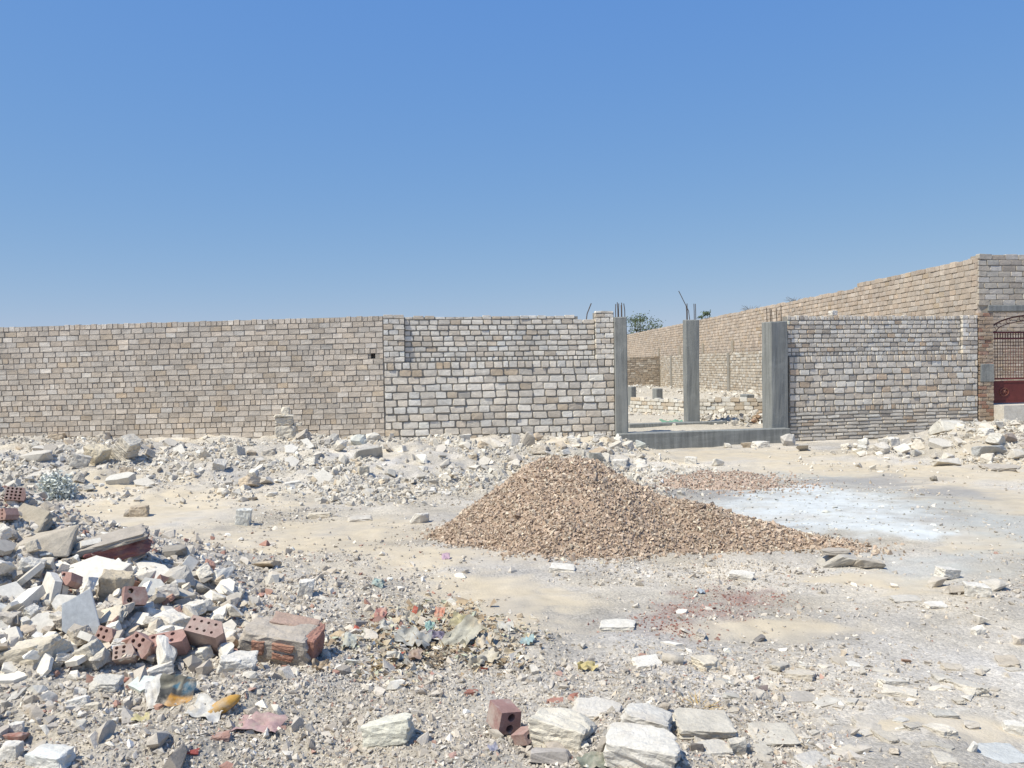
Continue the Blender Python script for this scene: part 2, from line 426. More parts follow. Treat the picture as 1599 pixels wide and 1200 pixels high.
# ------------------------------------------------------------------ WALLS
def jitter_col(base, sat=0.018, lum=0.075):
    l = 1 + random.gauss(0, lum); s = random.gauss(0, sat)
    return tuple(max(0.03, min(0.8, base[k] * l * (1 + s * (1, 0, -1.2)[k]))) for k in range(3))
class WallB:
    def __init__(self, name, p0, p1, zref, label, cat='wall', group=None):
        self.p0, self.p1 = Vector(p0[:2]), Vector(p1[:2])
        d = self.p1 - self.p0; self.len = d.length; self.ang = math.atan2(d.y, d.x)
        self.e = empty(name, (p0[0], p0[1], zref), self.ang)
        tag(self.e, label, cat, group)
        self.zref = zref; self.bricks = []; self.slope = 0.0
    def w(self, s, y, z):
        c, sn = math.cos(self.ang), math.sin(self.ang)
        return Vector((self.p0.x + s * c - y * sn, self.p0.y + s * sn + y * c, self.zref + z + self.slope * s))
    def core(self, s0, s1, y0, y1, z0, z1, mat, name='mortar_core'):
        n = max(1, int((s1 - s0) / 0.6)); bm = bmesh.new(); sl = self.slope
        ring = []
        for k in range(n + 1):
            s = s0 + (s1 - s0) * k / n; zz = sl * s
            ring.append([bm.verts.new((s, y, z + zz)) for y, z in ((y0, z0), (y1, z0), (y1, z1), (y0, z1))])
        for a, b_ in zip(ring, ring[1:]):
            for k in range(4): bm.faces.new((a[k], a[(k + 1) % 4], b_[(k + 1) % 4], b_[k]))
        bm.faces.new(ring[0]); bm.faces.new(ring[-1][::-1])
        bmesh.ops.recalc_face_normals(bm, faces=bm.faces[:])
        return link(name, bm_mesh(name, bm), mat, self.e)
    def rows(self, s0, s1, z, spec, palette, y=0.0, joint=0.014, depth=0.10, lenj=0.12, protr=0.006, jz=0.003, ragged=0.0, skip=None):
        """spec bottom-up: (height, length). palette: [(weight, colour)]. returns the top z"""
        ws = [p_[0] for p_ in palette]
        for ri, (h, L) in enumerate(spec):
            s = s0 - (L * (0.5 if ri % 2 else 0.0)) * random.uniform(0.8, 1.1)
            while s < s1 - 0.02:
                ln = L * random.uniform(1 - lenj, 1 + lenj)
                a = max(s, s0); b_ = min(s + ln, s1)
                if s1 - b_ < 0.05: b_ = s1
                if b_ - a > 0.05:
                    colr = jitter_col(random.choices(palette, ws)[0][1])
                    hh = h - joint + random.uniform(-0.006, 0.004)
                    if ri == len(spec) - 1: hh += random.uniform(-ragged, ragged)
                    if not (skip and skip(a, b_, z, h)):
                        self.bricks.append((0.5 * (a + b_), y + depth / 2 - random.uniform(-protr, protr), z + hh / 2 + random.uniform(-jz, jz),
                                        b_ - a - joint * random.uniform(0.7, 1.3), depth, hh, random.gauss(0, 0.012), colr))
                s = b_ if b_ > s else s + ln
                if b_ >= s1: break
            z += h
        return z
    def build(self, mat, variants=None, maxparts=300, shapes=None):
        variants = variants or BR; shapes = shapes or BR_ME
        sc = []
        wps = [self.w(b_[0], b_[1], b_[2]) for b_ in self.bricks]
        gh_ = H(np.array([q.x for q in wps]), np.array([q.y - 0.4 for q in wps]))
        for b_, wp, g_ in zip(self.bricks, wps, gh_):
            px, py = project(wp)
            vis = (-10 < px < 1610) and wp.z > g_ - 0.03
            foreshort = abs((Matrix.Rotation(self.ang, 2) @ Vector((0, -1))).normalized().dot(Vector((-wp.x, -wp.y)).normalized()))
            sc.append((b_[3] * b_[5] * foreshort / max(wp.y, 1) ** 2) if vis else -1)
        order = sorted(range(len(sc)), key=lambda i: -sc[i])
        parts = [i for i in order[:maxparts] if sc[i] > 0]; ps = set(parts)
        rest = [i for i in range(len(sc)) if i not in ps]
        for i in parts:
            s, y, z, lx, ly, lz, rt, c = self.bricks[i]
            k = random.randrange(len(shapes))
            o = link('brick', shapes[k], mat, self.e, (s, y, z + self.slope * s), (random.gauss(0, 0.01), rt - math.atan(self.slope), random.gauss(0, 0.008)), (lx, ly, lz), c)
        if rest:
            n = len(rest); B = [self.bricks[i] for i in rest]
            P = np.array([(b_[0], b_[1], b_[2] + self.slope * b_[0]) for b_ in B]); S = np.array([b_[3:6] for b_ in B])
            rt = np.array([b_[6] for b_ in B]); c_, s_ = np.cos(rt), np.sin(rt); z = np.zeros(n); o1 = np.ones(n)
            Rm = np.array([[c_, z, s_], [z, o1, z], [-s_, z, c_]]).transpose(2, 0, 1)
            C = np.array([b_[7] for b_ in B])
            me = joined('brickwork', variants, rng.integers(0, len(variants), n), P, Rm, S, C)
            tag(link('brickwork', me, mat, self.e), kind='stuff')
        return self.e

BEIGE = [(6, (0.49, 0.44, 0.385)), (3, (0.455, 0.405, 0.35)), (2, (0.535, 0.485, 0.43)), (0.6, (0.48, 0.405, 0.32)), (0.8, (0.58, 0.535, 0.48))]
LIME = [(6, (0.67, 0.62, 0.555)), (3, (0.61, 0.55, 0.48)), (1.0, (0.54, 0.45, 0.35)), (0.8, (0.46, 0.42, 0.375)), (2.5, (0.73, 0.69, 0.635))]
LIME_UP = [(6, (0.65, 0.605, 0.545)), (2, (0.59, 0.53, 0.46)), (0.7, (0.52, 0.45, 0.37)), (2, (0.72, 0.685, 0.63))]
GREYLIME = [(6, (0.575, 0.53, 0.475)), (2, (0.52, 0.46, 0.395)), (0.7, (0.46, 0.365, 0.28)), (0.6, (0.38, 0.345, 0.31)), (2, (0.645, 0.605, 0.55))]
SUNBEIGE = [(6, (0.44, 0.375, 0.315)), (3, (0.41, 0.345, 0.29)), (1.5, (0.49, 0.425, 0.365)), (0.5, (0.43, 0.35, 0.265))]

pA, pB, pC, pE = (at(600, 600, 19.2), at(960, 600, 20.1), at(1230, 600, 21.2), at(1527, 600, 22.5))

# left neighbour's wall -------------------------------------------------
L0 = (-15.5, 19.55); L1 = (pA.x - 0.01, 19.2)
W = WallB('brick_wall', L0, L1, -0.15, 'long beige brick boundary wall filling the left third behind the rubble')
W.slope = 0.0125
zt_left = at(30, 511, 19.45).z
nrow = 24; hrow = 0.1195
z0 = (zt_left + 0.15) - W.slope * (abs(L0[0]) - 11.0) - nrow * hrow + 0.02
spec = []
for k in range(nrow):
    top_i = nrow - 1 - k
    spec.append((hrow, 0.125 if top_i in (0, 6, 11, 15, 19, 23) else 0.252))
hole_s = W.len - 0.27
W.rows(0, W.len, z0, spec, BEIGE, ragged=0.012, depth=0.11, protr=0.007, joint=0.017,
       skip=lambda a, b_, z, h: abs((a + b_) / 2 - hole_s) < 0.11 and abs(z - (z0 + 16 * hrow)) < 0.02)
ztop = z0 + nrow * hrow
hz = z0 + 16 * hrow
W.core(0, W.len - 0.40, 0.016, 0.25, z0 - 0.4, ztop - 0.02, 'mortar_beige')
W.core(W.len - 0.40, W.len, 0.016, 0.25, z0 - 0.4, hz, 'mortar_beige')
W.core(W.len - 0.40, W.len, 0.016, 0.25, hz + hrow, ztop - 0.02, 'mortar_beige')
W.core(W.len - 0.18, W.len, 0.016, 0.25, hz, hz + hrow, 'mortar_beige')
W.core(W.len - 0.40, W.len - 0.285, 0.016, 0.25, hz, hz + hrow, 'mortar_beige')
W.core(W.len - 0.285, W.len - 0.18, 0.20, 0.25, hz, hz + hrow, 'mortar_beige')
W.build('wall_stone', BR_SMOOTHER, 300, BRS_ME)

# middle panel -----------------------------------------------------------
ZL, ZT = 1.735, 2.79
W = WallB('brick_wall', pA, pB, 0, 'pale limestone block wall with a ledge, between beige wall and first concrete post')
n = W.len
hb = 0.166
low = [(0.10, 0.12), (0.12, 0.14)] + [(hb, 0.305)] * 9 + [(0.165, 0.175)]
zb = ZL - sum(h for h, _ in low)
W.rows(0.0, n - 0.0, zb, low, LIME, depth=0.13, protr=0.014, lenj=0.20, joint=0.032, jz=0.008)
up = [(0.10, 0.12)] + [(0.121, 0.232)] * 7 + [(0.09, 0.22)]
PL, PR = 0.47, n - 0.44
nt0, nt1 = at(905, 500, 20).x, at(928, 500, 20).x
sn0, sn1 = (nt0 - pA.x) / math.cos(W.ang), (nt1 - pA.x) / math.cos(W.ang)
W.rows(PL, PR, ZL, up, LIME_UP, y=0.085, protr=0.010, lenj=0.17, joint=0.027, ragged=0.02, jz=0.004,
       skip=lambda a, b_, z, h: (a + b_) / 2 > sn0 - 0.03 and z > ZL + 0.84)
pil = [(0.121, 0.225)] * 8 + [(0.095, 0.22)]
W.rows(0.0, PL, ZL, pil, LIME_UP, y=0.0, protr=0.008, joint=0.018, lenj=0.05, depth=0.14)
W.rows(PR, n, ZL, pil + [(0.06, 0.3)], LIME_UP, y=0.0, protr=0.010, joint=0.018, lenj=0.08, depth=0.14)
W.core(0, n, 0.022, 0.30, zb - 0.2, ZL - 0.02, 'mortar_grey')
W.core(PL, sn0 - 0.02, 0.107, 0.30, ZL - 0.02, ZT - 0.06, 'mortar_grey', 'mortar_core')
W.core(sn0 - 0.02, PR, 0.107, 0.30, ZL - 0.02, ZL + 0.86, 'mortar_grey')
W.core(0, PL - 0.01, 0.022, 0.298, ZL - 0.02, ZT - 0.03, 'mortar_grey')
W.core(PR + 0.01, n, 0.022, 0.298, ZL - 0.02, ZT + 0.02, 'mortar_grey')
W.build('wall_lime', maxparts=299)

# right panel ------------------------------------------------------------
W = WallB('brick_wall', (pC.x + 0.05, pC.y + 0.01), pE, 0, 'grey limestone block wall right of the concrete posts, behind the right rubble heap')
n = W.len
low = [(0.088, 0.34)] * 8 + [(0.135, 0.13)] + [(0.155, 0.262)] * 7 + [(0.165, 0.15)]
zb = ZL + 0.01 - sum(h for h, _ in low)
zl = W.rows(0, n, zb, low, GREYLIME, depth=0.13, protr=0.014, lenj=0.19, joint=0.029, jz=0.007)
up = [(0.10, 0.12)] + [(0.112, 0.205)] * 7 + [(0.12, 0.11)]
PR = n - 0.46
W.rows(0, PR, zl, up, GREYLIME, y=0.075, protr=0.010, lenj=0.17, joint=0.026, ragged=0.018, jz=0.004)
W.rows(PR, n, zl, [(0.112, 0.23)] * 8 + [(0.105, 0.2)], GREYLIME, y=0.0, protr=0.01, joint=0.018, depth=0.14)
W.core(0, n, 0.022, 0.30, zb - 0.2, zl - 0.02, 'mortar_grey')
W.core(0, PR - 0.005, 0.097, 0.30, zl - 0.02, zl + 0.97, 'mortar_grey')
W.core(PR + 0.01, n, 0.022, 0.298, zl - 0.02, zl + 0.96, 'mortar_grey')
W.build('wall_lime')
capw = W.w((at(1303, 490, 21.6).x - pC.x) / math.cos(W.ang), 0.17, zl + 0.995)

# tall beige wall running away behind -------------------------------------
bdir = Vector((-0.048, 1.0)).normalized()
cor = Vector((pE.x + 0.02, pE.y + 0.02))
far = cor + bdir * 52.0
W = WallB('brick_wall', far, cor, 0, 'tall beige brick wall running into the distance behind the plot on the right')
n = W.len
step_s = n - 7.0
hc = 0.150
lowz = 1.55
near_low = -0.3
# lower courses only near the corner are hidden by the panel; lay from 1.5 m up where it can be seen
rows_lo = [(hc, 0.27)] * 17
zt = W.rows(0, step_s, lowz, rows_lo, SUNBEIGE, depth=0.12, protr=0.014, joint=0.02, ragged=0.03, lenj=0.2)
zt2 = W.rows(step_s, n - 0.02, lowz, rows_lo + [(hc, 0.27)], SUNBEIGE, depth=0.12, protr=0.014, joint=0.02, ragged=0.015, lenj=0.2)
W.core(0, step_s, 0.02, 0.28, -0.6, zt - 0.03, 'mortar_pale')
W.core(step_s, n - 0.03, 0.02, 0.28, -0.6, zt2 - 0.03, 'mortar_pale')
for sp in (14, 20, 25.5, 31, 36.5, 41.5):                   # shallow piers on its face
    o = link('pier', box_mesh('pier', (0.34, 0.10, 3.0), 0.01), 'mortar_pale', W.e, (sp, -0.02, -0.3))
W.build('wall_stone')
ztop_beige = zt2

# inner enclosure wall ------------------------------------------------------
off = Vector((-bdir.y, bdir.x)) * 0.36
i_far = cor + bdir * 36.0 + off; i_near = cor + bdir * 9.5 + off
W = WallB('brick_wall', i_far, i_near, 0, 'low whitish brick wall inside the plot, in front of the tall beige wall')
hc = 0.132
zt = W.rows(0, W.len, 0.0, [(hc, 0.26)] * 16, [(6, (0.50, 0.455, 0.40)), (3, (0.43, 0.375, 0.315)), (2, (0.58, 0.55, 0.51))], depth=0.11, protr=0.015, joint=0.022, ragged=0.035, lenj=0.2, jz=0.006)
W.core(0, W.len, 0.022, 0.24, -0.4, zt - 0.03, 'mortar_grey')
for sp in (3.2, 9.0, 15.5, 21.0):
    link('pier', box_mesh('pier', (0.30, 0.10, zt - 0.02), 0.01), 'mortar_grey', W.e, (sp, -0.02, 0.0))
W.build('limestone', maxparts=150)
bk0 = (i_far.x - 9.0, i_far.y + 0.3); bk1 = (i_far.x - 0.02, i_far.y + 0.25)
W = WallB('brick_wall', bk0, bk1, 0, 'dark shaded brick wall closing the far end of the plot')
zt = W.rows(0, W.len, 0.0, [(hc, 0.27)] * 16, [(6, (0.36, 0.31, 0.26)), (3, (0.30, 0.25, 0.205)), (1, (0.44, 0.40, 0.35))], depth=0.11, protr=0.015, joint=0.022, ragged=0.03, lenj=0.2)  # darker brick palette: the shade on this wall is painted into its colours
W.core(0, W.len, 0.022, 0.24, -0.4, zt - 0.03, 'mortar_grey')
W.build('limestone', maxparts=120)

# gate front ---------------------------------------------------------------
gdir = Vector((math.cos(R(10)), math.sin(R(10))))
g0 = cor + Vector((0.01, -0.02)); g1 = g0 + gdir * 6.0
W = WallB('gate_wall', g0, g1, 0, 'grey brick gateway wall at the right edge with a concrete lintel over the gate')
pw = 0.44; op = 2.9
zl0 = 2.83
pal = [(6, (0.44, 0.40, 0.345)), (3, (0.39, 0.34, 0.285)), (1.5, (0.49, 0.455, 0.41))]
palp = [(6, (0.34, 0.26, 0.195)), (3, (0.39, 0.31, 0.235)), (2, (0.30, 0.18, 0.135))]
zt = W.rows(0, W.len, zl0 + 0.16, [(0.149, 0.36)] * 9, pal, depth=0.13, protr=0.01, joint=0.019, ragged=0.012)
W.rows(0, pw, -0.2, [(0.100, 0.21)] * 30 , palp, depth=0.15, protr=0.012, joint=0.014, lenj=0.12)
W.rows(pw + op, W.len, -0.2, [(0.100, 0.25)] * 30, palp, depth=0.15, protr=0.012, joint=0.014)
W.core(0.09, pw - 0.01, 0.02, 0.44, -0.5, zl0, 'mortar_pale'); W.core(pw + op + 0.01, W.len, 0.02, 0.44, -0.5, zl0, 'mortar_pale')
W.core(0.11, W.len, 0.02, 0.44, zl0 + 0.16, zt - 0.03, 'mortar_pale')
link('lintel', box_mesh('lintel', (W.len - 0.30, 0.46, 0.155), 0.01, 1, 0.006), 'concrete', W.e, (W.len / 2 + 0.12, 0.205, zl0 + 0.002))
link('cement_patch', box_mesh('cement_patch', (0.40, 0.03, 0.46), 0.012, 2, 0.015), 'concrete', W.e, (0.235, -0.012, 1.0))
W.build('wall_stone', maxparts=260)
GW = W
# gate leaf
ga = W.ang
ge = empty('metal_gate', tuple(W.w(pw, 0.22, 0.40)), ga); tag(ge, 'dark red metal gate with an arched top and barred grille beside the brick pillar', 'gate')
gw_, gh = op, 2.42
bm = bmesh.new()
add_box(bm, 0.01, 0.06, -0.025, 0.025, 0.02, 1.90); add_box(bm, gw_ - 0.06, gw_ - 0.01, -0.025, 0.025, 0.02, 1.90)
add_box(bm, gw_ / 2 - 0.04, gw_ / 2 + 0.04, -0.026, 0.026, 0.02, 2.0)
for z in (0.02, 0.56, 0.64, 1.70, 1.86): add_box(bm, 0.06, gw_ - 0.06, -0.022, 0.022, z, z + 0.045)
link('frame', bm_mesh('frame', bm), 'gate_paint', ge)
bm = bmesh.new()
arc = [(gw_ / 2 + (gw_ / 2 - 0.04) * math.cos(a), 0, 1.88 + 0.46 * math.sin(a)) for a in np.linspace(math.pi, 0, 25)]
add_tube(bm, arc, 0.022)
arc2 = [(gw_ / 2 + (gw_ / 2 - 0.25) * math.cos(a), 0, 1.90 + 0.30 * math.sin(a)) for a in np.linspace(math.pi, 0, 25)]
add_tube(bm, arc2, 0.012)
for k in range(9):
    a = math.pi * (k + 0.5) / 9; c_ = Vector((gw_ / 2 + (gw_ / 2 - 0.15) * math.cos(a), 0, 1.90 + 0.37 * math.sin(a)))
    add_tube(bm, [c_ + Vector((0.07 * math.cos(t), 0, 0.06 * math.sin(t))) for t in np.linspace(0, 5.6, 14)], 0.009, 5)
link('arch', bm_mesh('arch', bm), 'gate_bars', ge)
bar = bmesh.new(); add_tube(bar, [(0, 0, 0.68), (0, 0, 1.71)], 0.008, 6); bar_me = bm_mesh('bar', bar)
bar2 = bmesh.new(); add_tube(bar2, [(0, 0, 1.74), (0, 0, 1.87)], 0.013, 6); bar2_me = bm_mesh('bar', bar2)
x = 0.13
while x < gw_ - 0.08:
    link('bar', bar_me, 'gate_bars', ge, (x, 0, 0)); link('bar', bar2_me, 'gate_bars', ge, (x, 0, 0)); x += 0.078
rail = bmesh.new(); add_tube(rail, [(0.06, 0.012, 0), (gw_ - 0.06, 0.012, 0)], 0.006, 5); rail_me = bm_mesh('rail', rail)
for k in range(12): link('rail', rail_me, 'gate_bars', ge, (0, 0, 0.74 + 0.08 * k))
bmp = bmesh.new(); add_box(bmp, 0.06, gw_ - 0.06, -0.010, 0.010, 0.06, 0.565); link('lower_panel', bm_mesh('lower_panel', bmp), 'gate_paint', ge)
for cx in (gw_ * 0.16, gw_ * 0.5 + gw_ * 0.34):
    bm = bmesh.new()
    add_tube(bm, [(cx + 0.13 * math.cos(t), -0.016, 0.31 + 0.10 * math.sin(t)) for t in np.linspace(0, 2 * math.pi, 25)], 0.014, 6)
    for k in range(6):
        t0 = k * math.pi / 3
        add_tube(bm, [(cx + r_ * math.cos(t0), -0.016, 0.31 + r_ * 0.8 * math.sin(t0)) for r_ in (0.01, 0.05, 0.09)], 0.016, 5, 0.006)
    link('medallion', bm_mesh('medallion', bm), 'gate_gold', ge)
# gate threshold, courtyard floor and back wall beyond it
th = empty('threshold', tuple(W.w(pw, 0.0, 0.0)), ga); tag(th, 'whitish concrete threshold under the red metal gate', 'step')
bm = bmesh.new(); add_box(bm, 0.0, op, -0.35, 3.0, -0.3, 0.385); link('slab', bm_mesh('slab', bm), 'limestone', th, color=(0.60, 0.58, 0.55))
bk0 = W.w(4.5, 9.5, 0); bk1 = W.w(15.5, 9.5, 0)
W2 = WallB('brick_wall', bk0, bk1, 0, 'sunlit beige brick wall seen through the bars of the metal gate')
W2.rows(0.3, W2.len, 0.0, [(0.14, 0.27)] * 31, SUNBEIGE, depth=0.11, protr=0.01, joint=0.018)
W2.core(0.3, W2.len, 0.02, 0.24, -0.5, 4.3, 'mortar_pale'); W2.build('wall_stone', maxparts=150)

# ------------------------------------------------------------------ CONCRETE FRAME
def rebar_me(pts, r=0.010):
    bm = bmesh.new(); add_tube(bm, pts, r, 6); return bm_mesh('rebar', bm)
def post(px0, px1, D, ztop, zbot, label, depth, ang, bars, seed):
    a = at(px0, 600, D); b_ = at(px1, 600, D)
    wdt = (b_ - a).length
    c = (a + b_) / 2
    e = empty('concrete_post', (c.x, c.y + depth / 2, zbot), ang); tag(e, label, 'post', 'concrete posts of the unfinished gateway')
    link('shaft', box_mesh('shaft', (wdt, depth, ztop - zbot), 0.018, 4, 0.020, seed), 'concrete', e)
    h = ztop - zbot
    for bx, by, ln, lean in bars:
        x0, y0 = bx * (wdt / 2 - 0.04), by * (depth / 2 - 0.04)
        link('rebar', rebar_me([(x0, y0, h - 0.2), (x0 + lean * 0.15, y0, h + ln * 0.5), (x0 + lean, y0 + 0.02, h + ln)]), 'steel', e)
    return e
post(960, 980, 20.05, 2.70, -0.12, 'grey concrete post at the end of the limestone wall, six rebars on top', 0.32, R(2),
     [(-1, -1, 0.30, 0.01), (-0.5, -1, 0.34, -0.01), (0.0, 1, 0.33, 0.01), (0.35, -1, 0.33, 0.0), (0.6, 1, 0.29, 0.0), (1.0, -1, 0.31, -0.02)], 1)
e = post(1071, 1092, 23.0, 2.76, -0.1, 'slim grey concrete post standing alone in the middle of the opening', 0.34, R(4),
     [(-1, -1, 0.40, -0.01), (-0.35, 1, 0.45, 0.0), (0.75, -1, 0.42, 0.0), (1, 1, 0.44, 0.0)], 2)
link('rebar', rebar_me([(-0.02, 0, 2.82), (-0.05, 0, 3.1), (-0.30, 0.05, 3.64)]), 'steel', e)
e = post(1199, 1229.5, 21.0, 2.58, -0.33, 'broad grey concrete post with a sunlit left side against the right wall', 0.42, R(16),
     [(-0.9, -1, 0.30, 0.0), (-0.5, 1, 0.36, 0.0), (0.0, 1, 0.33, 0.0), (0.4, -1, 0.40, 0.01), (0.9, 1, 0.35, 0.0)], 3)
rb = link('loose_rebar', rebar_me([(0, 0, 0), (0.03, 0, 0.22), (0.13, 0, 0.46)], 0.012), 'steel', None, tuple(at(915, 505, 20.15)))
tag(rb, 'bent rebar sticking out of the notch in the limestone wall top', 'rebar')
def beam(name, p0, p1, ztop, zbot, wdt, label):
    d = Vector((p1[0] - p0[0], p1[1] - p0[1])); ang = math.atan2(d.y, d.x)
    me = box_mesh(name, (d.length, wdt, ztop - zbot), 0.015, 4, 0.018, 5)
    o = link(name, me, 'concrete', None, ((p0[0] + p1[0]) / 2, (p0[1] + p1[1]) / 2, zbot), (0, 0, ang)); tag(o, label, 'beam'); return o
q0 = at(964, 680, 19.98); q1 = at(1229, 680, 20.95)
beam('concrete_beam', q0, q1, 0.0, -0.55, 0.34, 'grey concrete ground beam joining the front posts')
q0 = at(979, 670, 22.4); q1 = at(1132, 670, 23.1)
beam('concrete_beam', q0, q1, 0.05, -0.30, 0.30, 'dark concrete ground beam behind, at the foot of the middle post')

# things inside the plot ------------------------------------------------------
def stub(px, pyb, w, h, D, label):
    p = at(px, pyb, D); gzv = Hs(p.x, p.y)
    wd = w * D / FPX; ht = at(px, pyb - h, D).z - gzv
    o = link('concrete_stub', box_mesh('concrete_stub', (wd, wd, ht + 0.2), 0.02, 1, 0.01), 'concrete', None, (p.x, p.y, gzv - 0.2), (0, 0, R(25)))
    tag(o, label, 'stub column')
stub(1027, 625, 12, 18, 36, 'small square concrete stub near the dark far wall')
stub(1167, 640, 16, 24, 29, 'square concrete stub just left of the broad post')
stub(987, 622, 10, 18, 33, 'concrete stub half hidden behind the first post')
def low_wall(pa, pb, Da, Db, rows_, label):
    a = at(pa, 640, Da); b_ = at(pb, 640, Db)
    zz = min(Hs(a.x, a.y), Hs(b_.x, b_.y)) - 0.1
    W = WallB('low_wall', a, b_, zz, label)
    W.rows(0, W.len, 0.0, [(0.125, 0.25)] * rows_, [(5, (0.56, 0.53, 0.48)), (2, (0.47, 0.40, 0.32)), (2, (0.64, 0.62, 0.58))], depth=0.12, protr=0.02, joint=0.02, ragged=0.04, lenj=0.2)
    W.core(0, W.len, 0.022, 0.30, -0.2, rows_ * 0.125 - 0.06, 'mortar_pale'); W.build('limestone', maxparts=120)
low_wall(984, 1068, 30, 27.5, 5, 'low white foundation wall left of the middle post')
low_wall(1092, 1200, 27.0, 26.5, 5, 'low white foundation wall between the middle post and the broad post')

# ------------------------------------------------------------------ ROCK SHAPES
def norm_mesh(me):
    V = np.empty(len(me.vertices) * 3, np.float32); me.vertices.foreach_get('co', V); V = V.reshape(-1, 3)
    lo, hi = V.min(0), V.max(0); V = (V - (lo + hi) / 2) / (hi - lo); me.vertices.foreach_set('co', V.ravel()); me.update()
    return me
def chunk(seed, n=13, cuts=2, amp=0.045, boxy=0.5):
    r = random.Random(seed); bm = bmesh.new()
    for k in range(n):
        p = Vector((r.uniform(-1, 1), r.uniform(-1, 1), r.uniform(-1, 1)))
        m_ = max(abs(p.x), abs(p.y), abs(p.z)); q = p / m_ if r.random() < boxy else p.normalized() * r.uniform(0.9, 1.1)
        bm.verts.new(q)
    bmesh.ops.convex_hull(bm, input=bm.verts[:], use_existing_faces=False)
    for v in [v for v in bm.verts if not v.link_faces]: bm.verts.remove(v)
    if cuts:
        bmesh.ops.bevel(bm, geom=bm.edges[:], offset=0.05, segments=1, affect='EDGES')
        bmesh.ops.triangulate(bm, faces=bm.faces[:])
        bmesh.ops.subdivide_edges(bm, edges=[e for e in bm.edges if e.calc_length() > 0.45], cuts=cuts, use_grid_fill=True)
        bmesh.ops.triangulate(bm, faces=bm.faces[:])
        for v in bm.verts:
            nz = mnoise.fractal(v.co * 1.8 + Vector((seed * 3.1, 0, 0)), 0.8, 2.0, 4)
            v.co += v.co.normalized() * nz * amp * 2.2
            v.co += Vector(mnoise.noise_vector(v.co * 6 + Vector((seed, 5, 0)))) * amp * 0.5
    return norm_mesh(bm_mesh('rock_shape', bm))
def block(seed, amp=0.07, cuts=4):
    r = random.Random(seed); bm = bmesh.new(); add_box(bm, -1, 1, -1, 1, -1, 1)
    for v in bm.verts: v.co += Vector((r.uniform(-.14, .14), r.uniform(-.14, .14), r.uniform(-.10, .10)))
    # knock a corner or two off
    for k in range(r.choice((1, 2, 2))):
        n_ = Vector((r.choice((-1, 1)) * r.uniform(.5, 1), r.choice((-1, 1)) * r.uniform(.5, 1), r.uniform(-.2, 1))).normalized()
        bmesh.ops.bisect_plane(bm, geom=bm.verts[:] + bm.edges[:] + bm.faces[:], plane_co=n_ * r.uniform(1.05, 1.3), plane_no=n_, clear_outer=True)
        bmesh.ops.holes_fill(bm, edges=[e for e in bm.edges if e.is_boundary])
    bmesh.ops.bevel(bm, geom=bm.edges[:], offset=0.07, segments=1, affect='EDGES')
    bmesh.ops.triangulate(bm, faces=bm.faces[:])
    for q_ in (0.55, 0.34, 0.26):
        bmesh.ops.subdivide_edges(bm, edges=[e for e in bm.edges if e.calc_length() > q_], cuts=1, use_grid_fill=False)
        bmesh.ops.triangulate(bm, faces=bm.faces[:])
    for v in bm.verts:
        nz = mnoise.fractal(v.co * 1.6 + Vector((0, seed * 2.3, 0)), 0.8, 2.0, 4)
        v.co += v.co.normalized() * nz * amp * 2 + Vector(mnoise.noise_vector(v.co * 5 + Vector((seed, 0, 0)))) * amp * 0.55 + Vector(mnoise.noise_vector(v.co * 11 + Vector((seed, 0, 7)))) * amp * 0.3
    return norm_mesh(bm_mesh('block_shape', bm))
def slab(seed, n=6):
    r = random.Random(seed); bm = bmesh.new(); an = sorted(2 * math.pi * (k + r.uniform(-.3, .3)) / n for k in range(n))
    pts = []
    for i, a in enumerate(an):
        p = Vector((math.cos(a), math.sin(a))) * r.uniform(0.75, 1.1); pts.append(p)
    ring = []
    for i, p in enumerate(pts):
        q = pts[(i + 1) % len(pts)]; ring.append(p)
        if r.random() < 0.6:
            ring.append(p.lerp(q, r.uniform(.3, .7)) * r.uniform(0.93, 1.02))
    lo = [bm.verts.new((p.x * r.uniform(.96, 1.0), p.y * r.uniform(.96, 1.0), -0.5)) for p in ring]; hi = [bm.verts.new((p.x, p.y, 0.5)) for p in ring]
    bm.faces.new(hi); bm.faces.new(lo[::-1])
    for i in range(len(ring)): bm.faces.new((lo[i], lo[(i + 1) % len(ring)], hi[(i + 1) % len(ring)], hi[i]))
    bmesh.ops.bevel(bm, geom=[e for e in bm.edges if abs(e.verts[0].co.z - e.verts[1].co.z) < .1], offset=0.03, segments=1, affect='EDGES')
    return norm_mesh(bm_mesh('slab_shape', bm))
CHUNK = [chunk(s, 11 + s % 6, boxy=0.3 + 0.05 * (s % 9)) for s in range(16)]
BLOCK = [block(s) for s in range(10)]
SLAB = [slab(s, 4 + s % 4) for s in range(12)]
TINY = [arrays(chunk(300 + s, 8, cuts=0, boxy=0.35)) for s in range(24)]
SMALL = [arrays(chunk(200 + s, 11 + s % 4, cuts=0, boxy=0.25)) for s in range(24)]

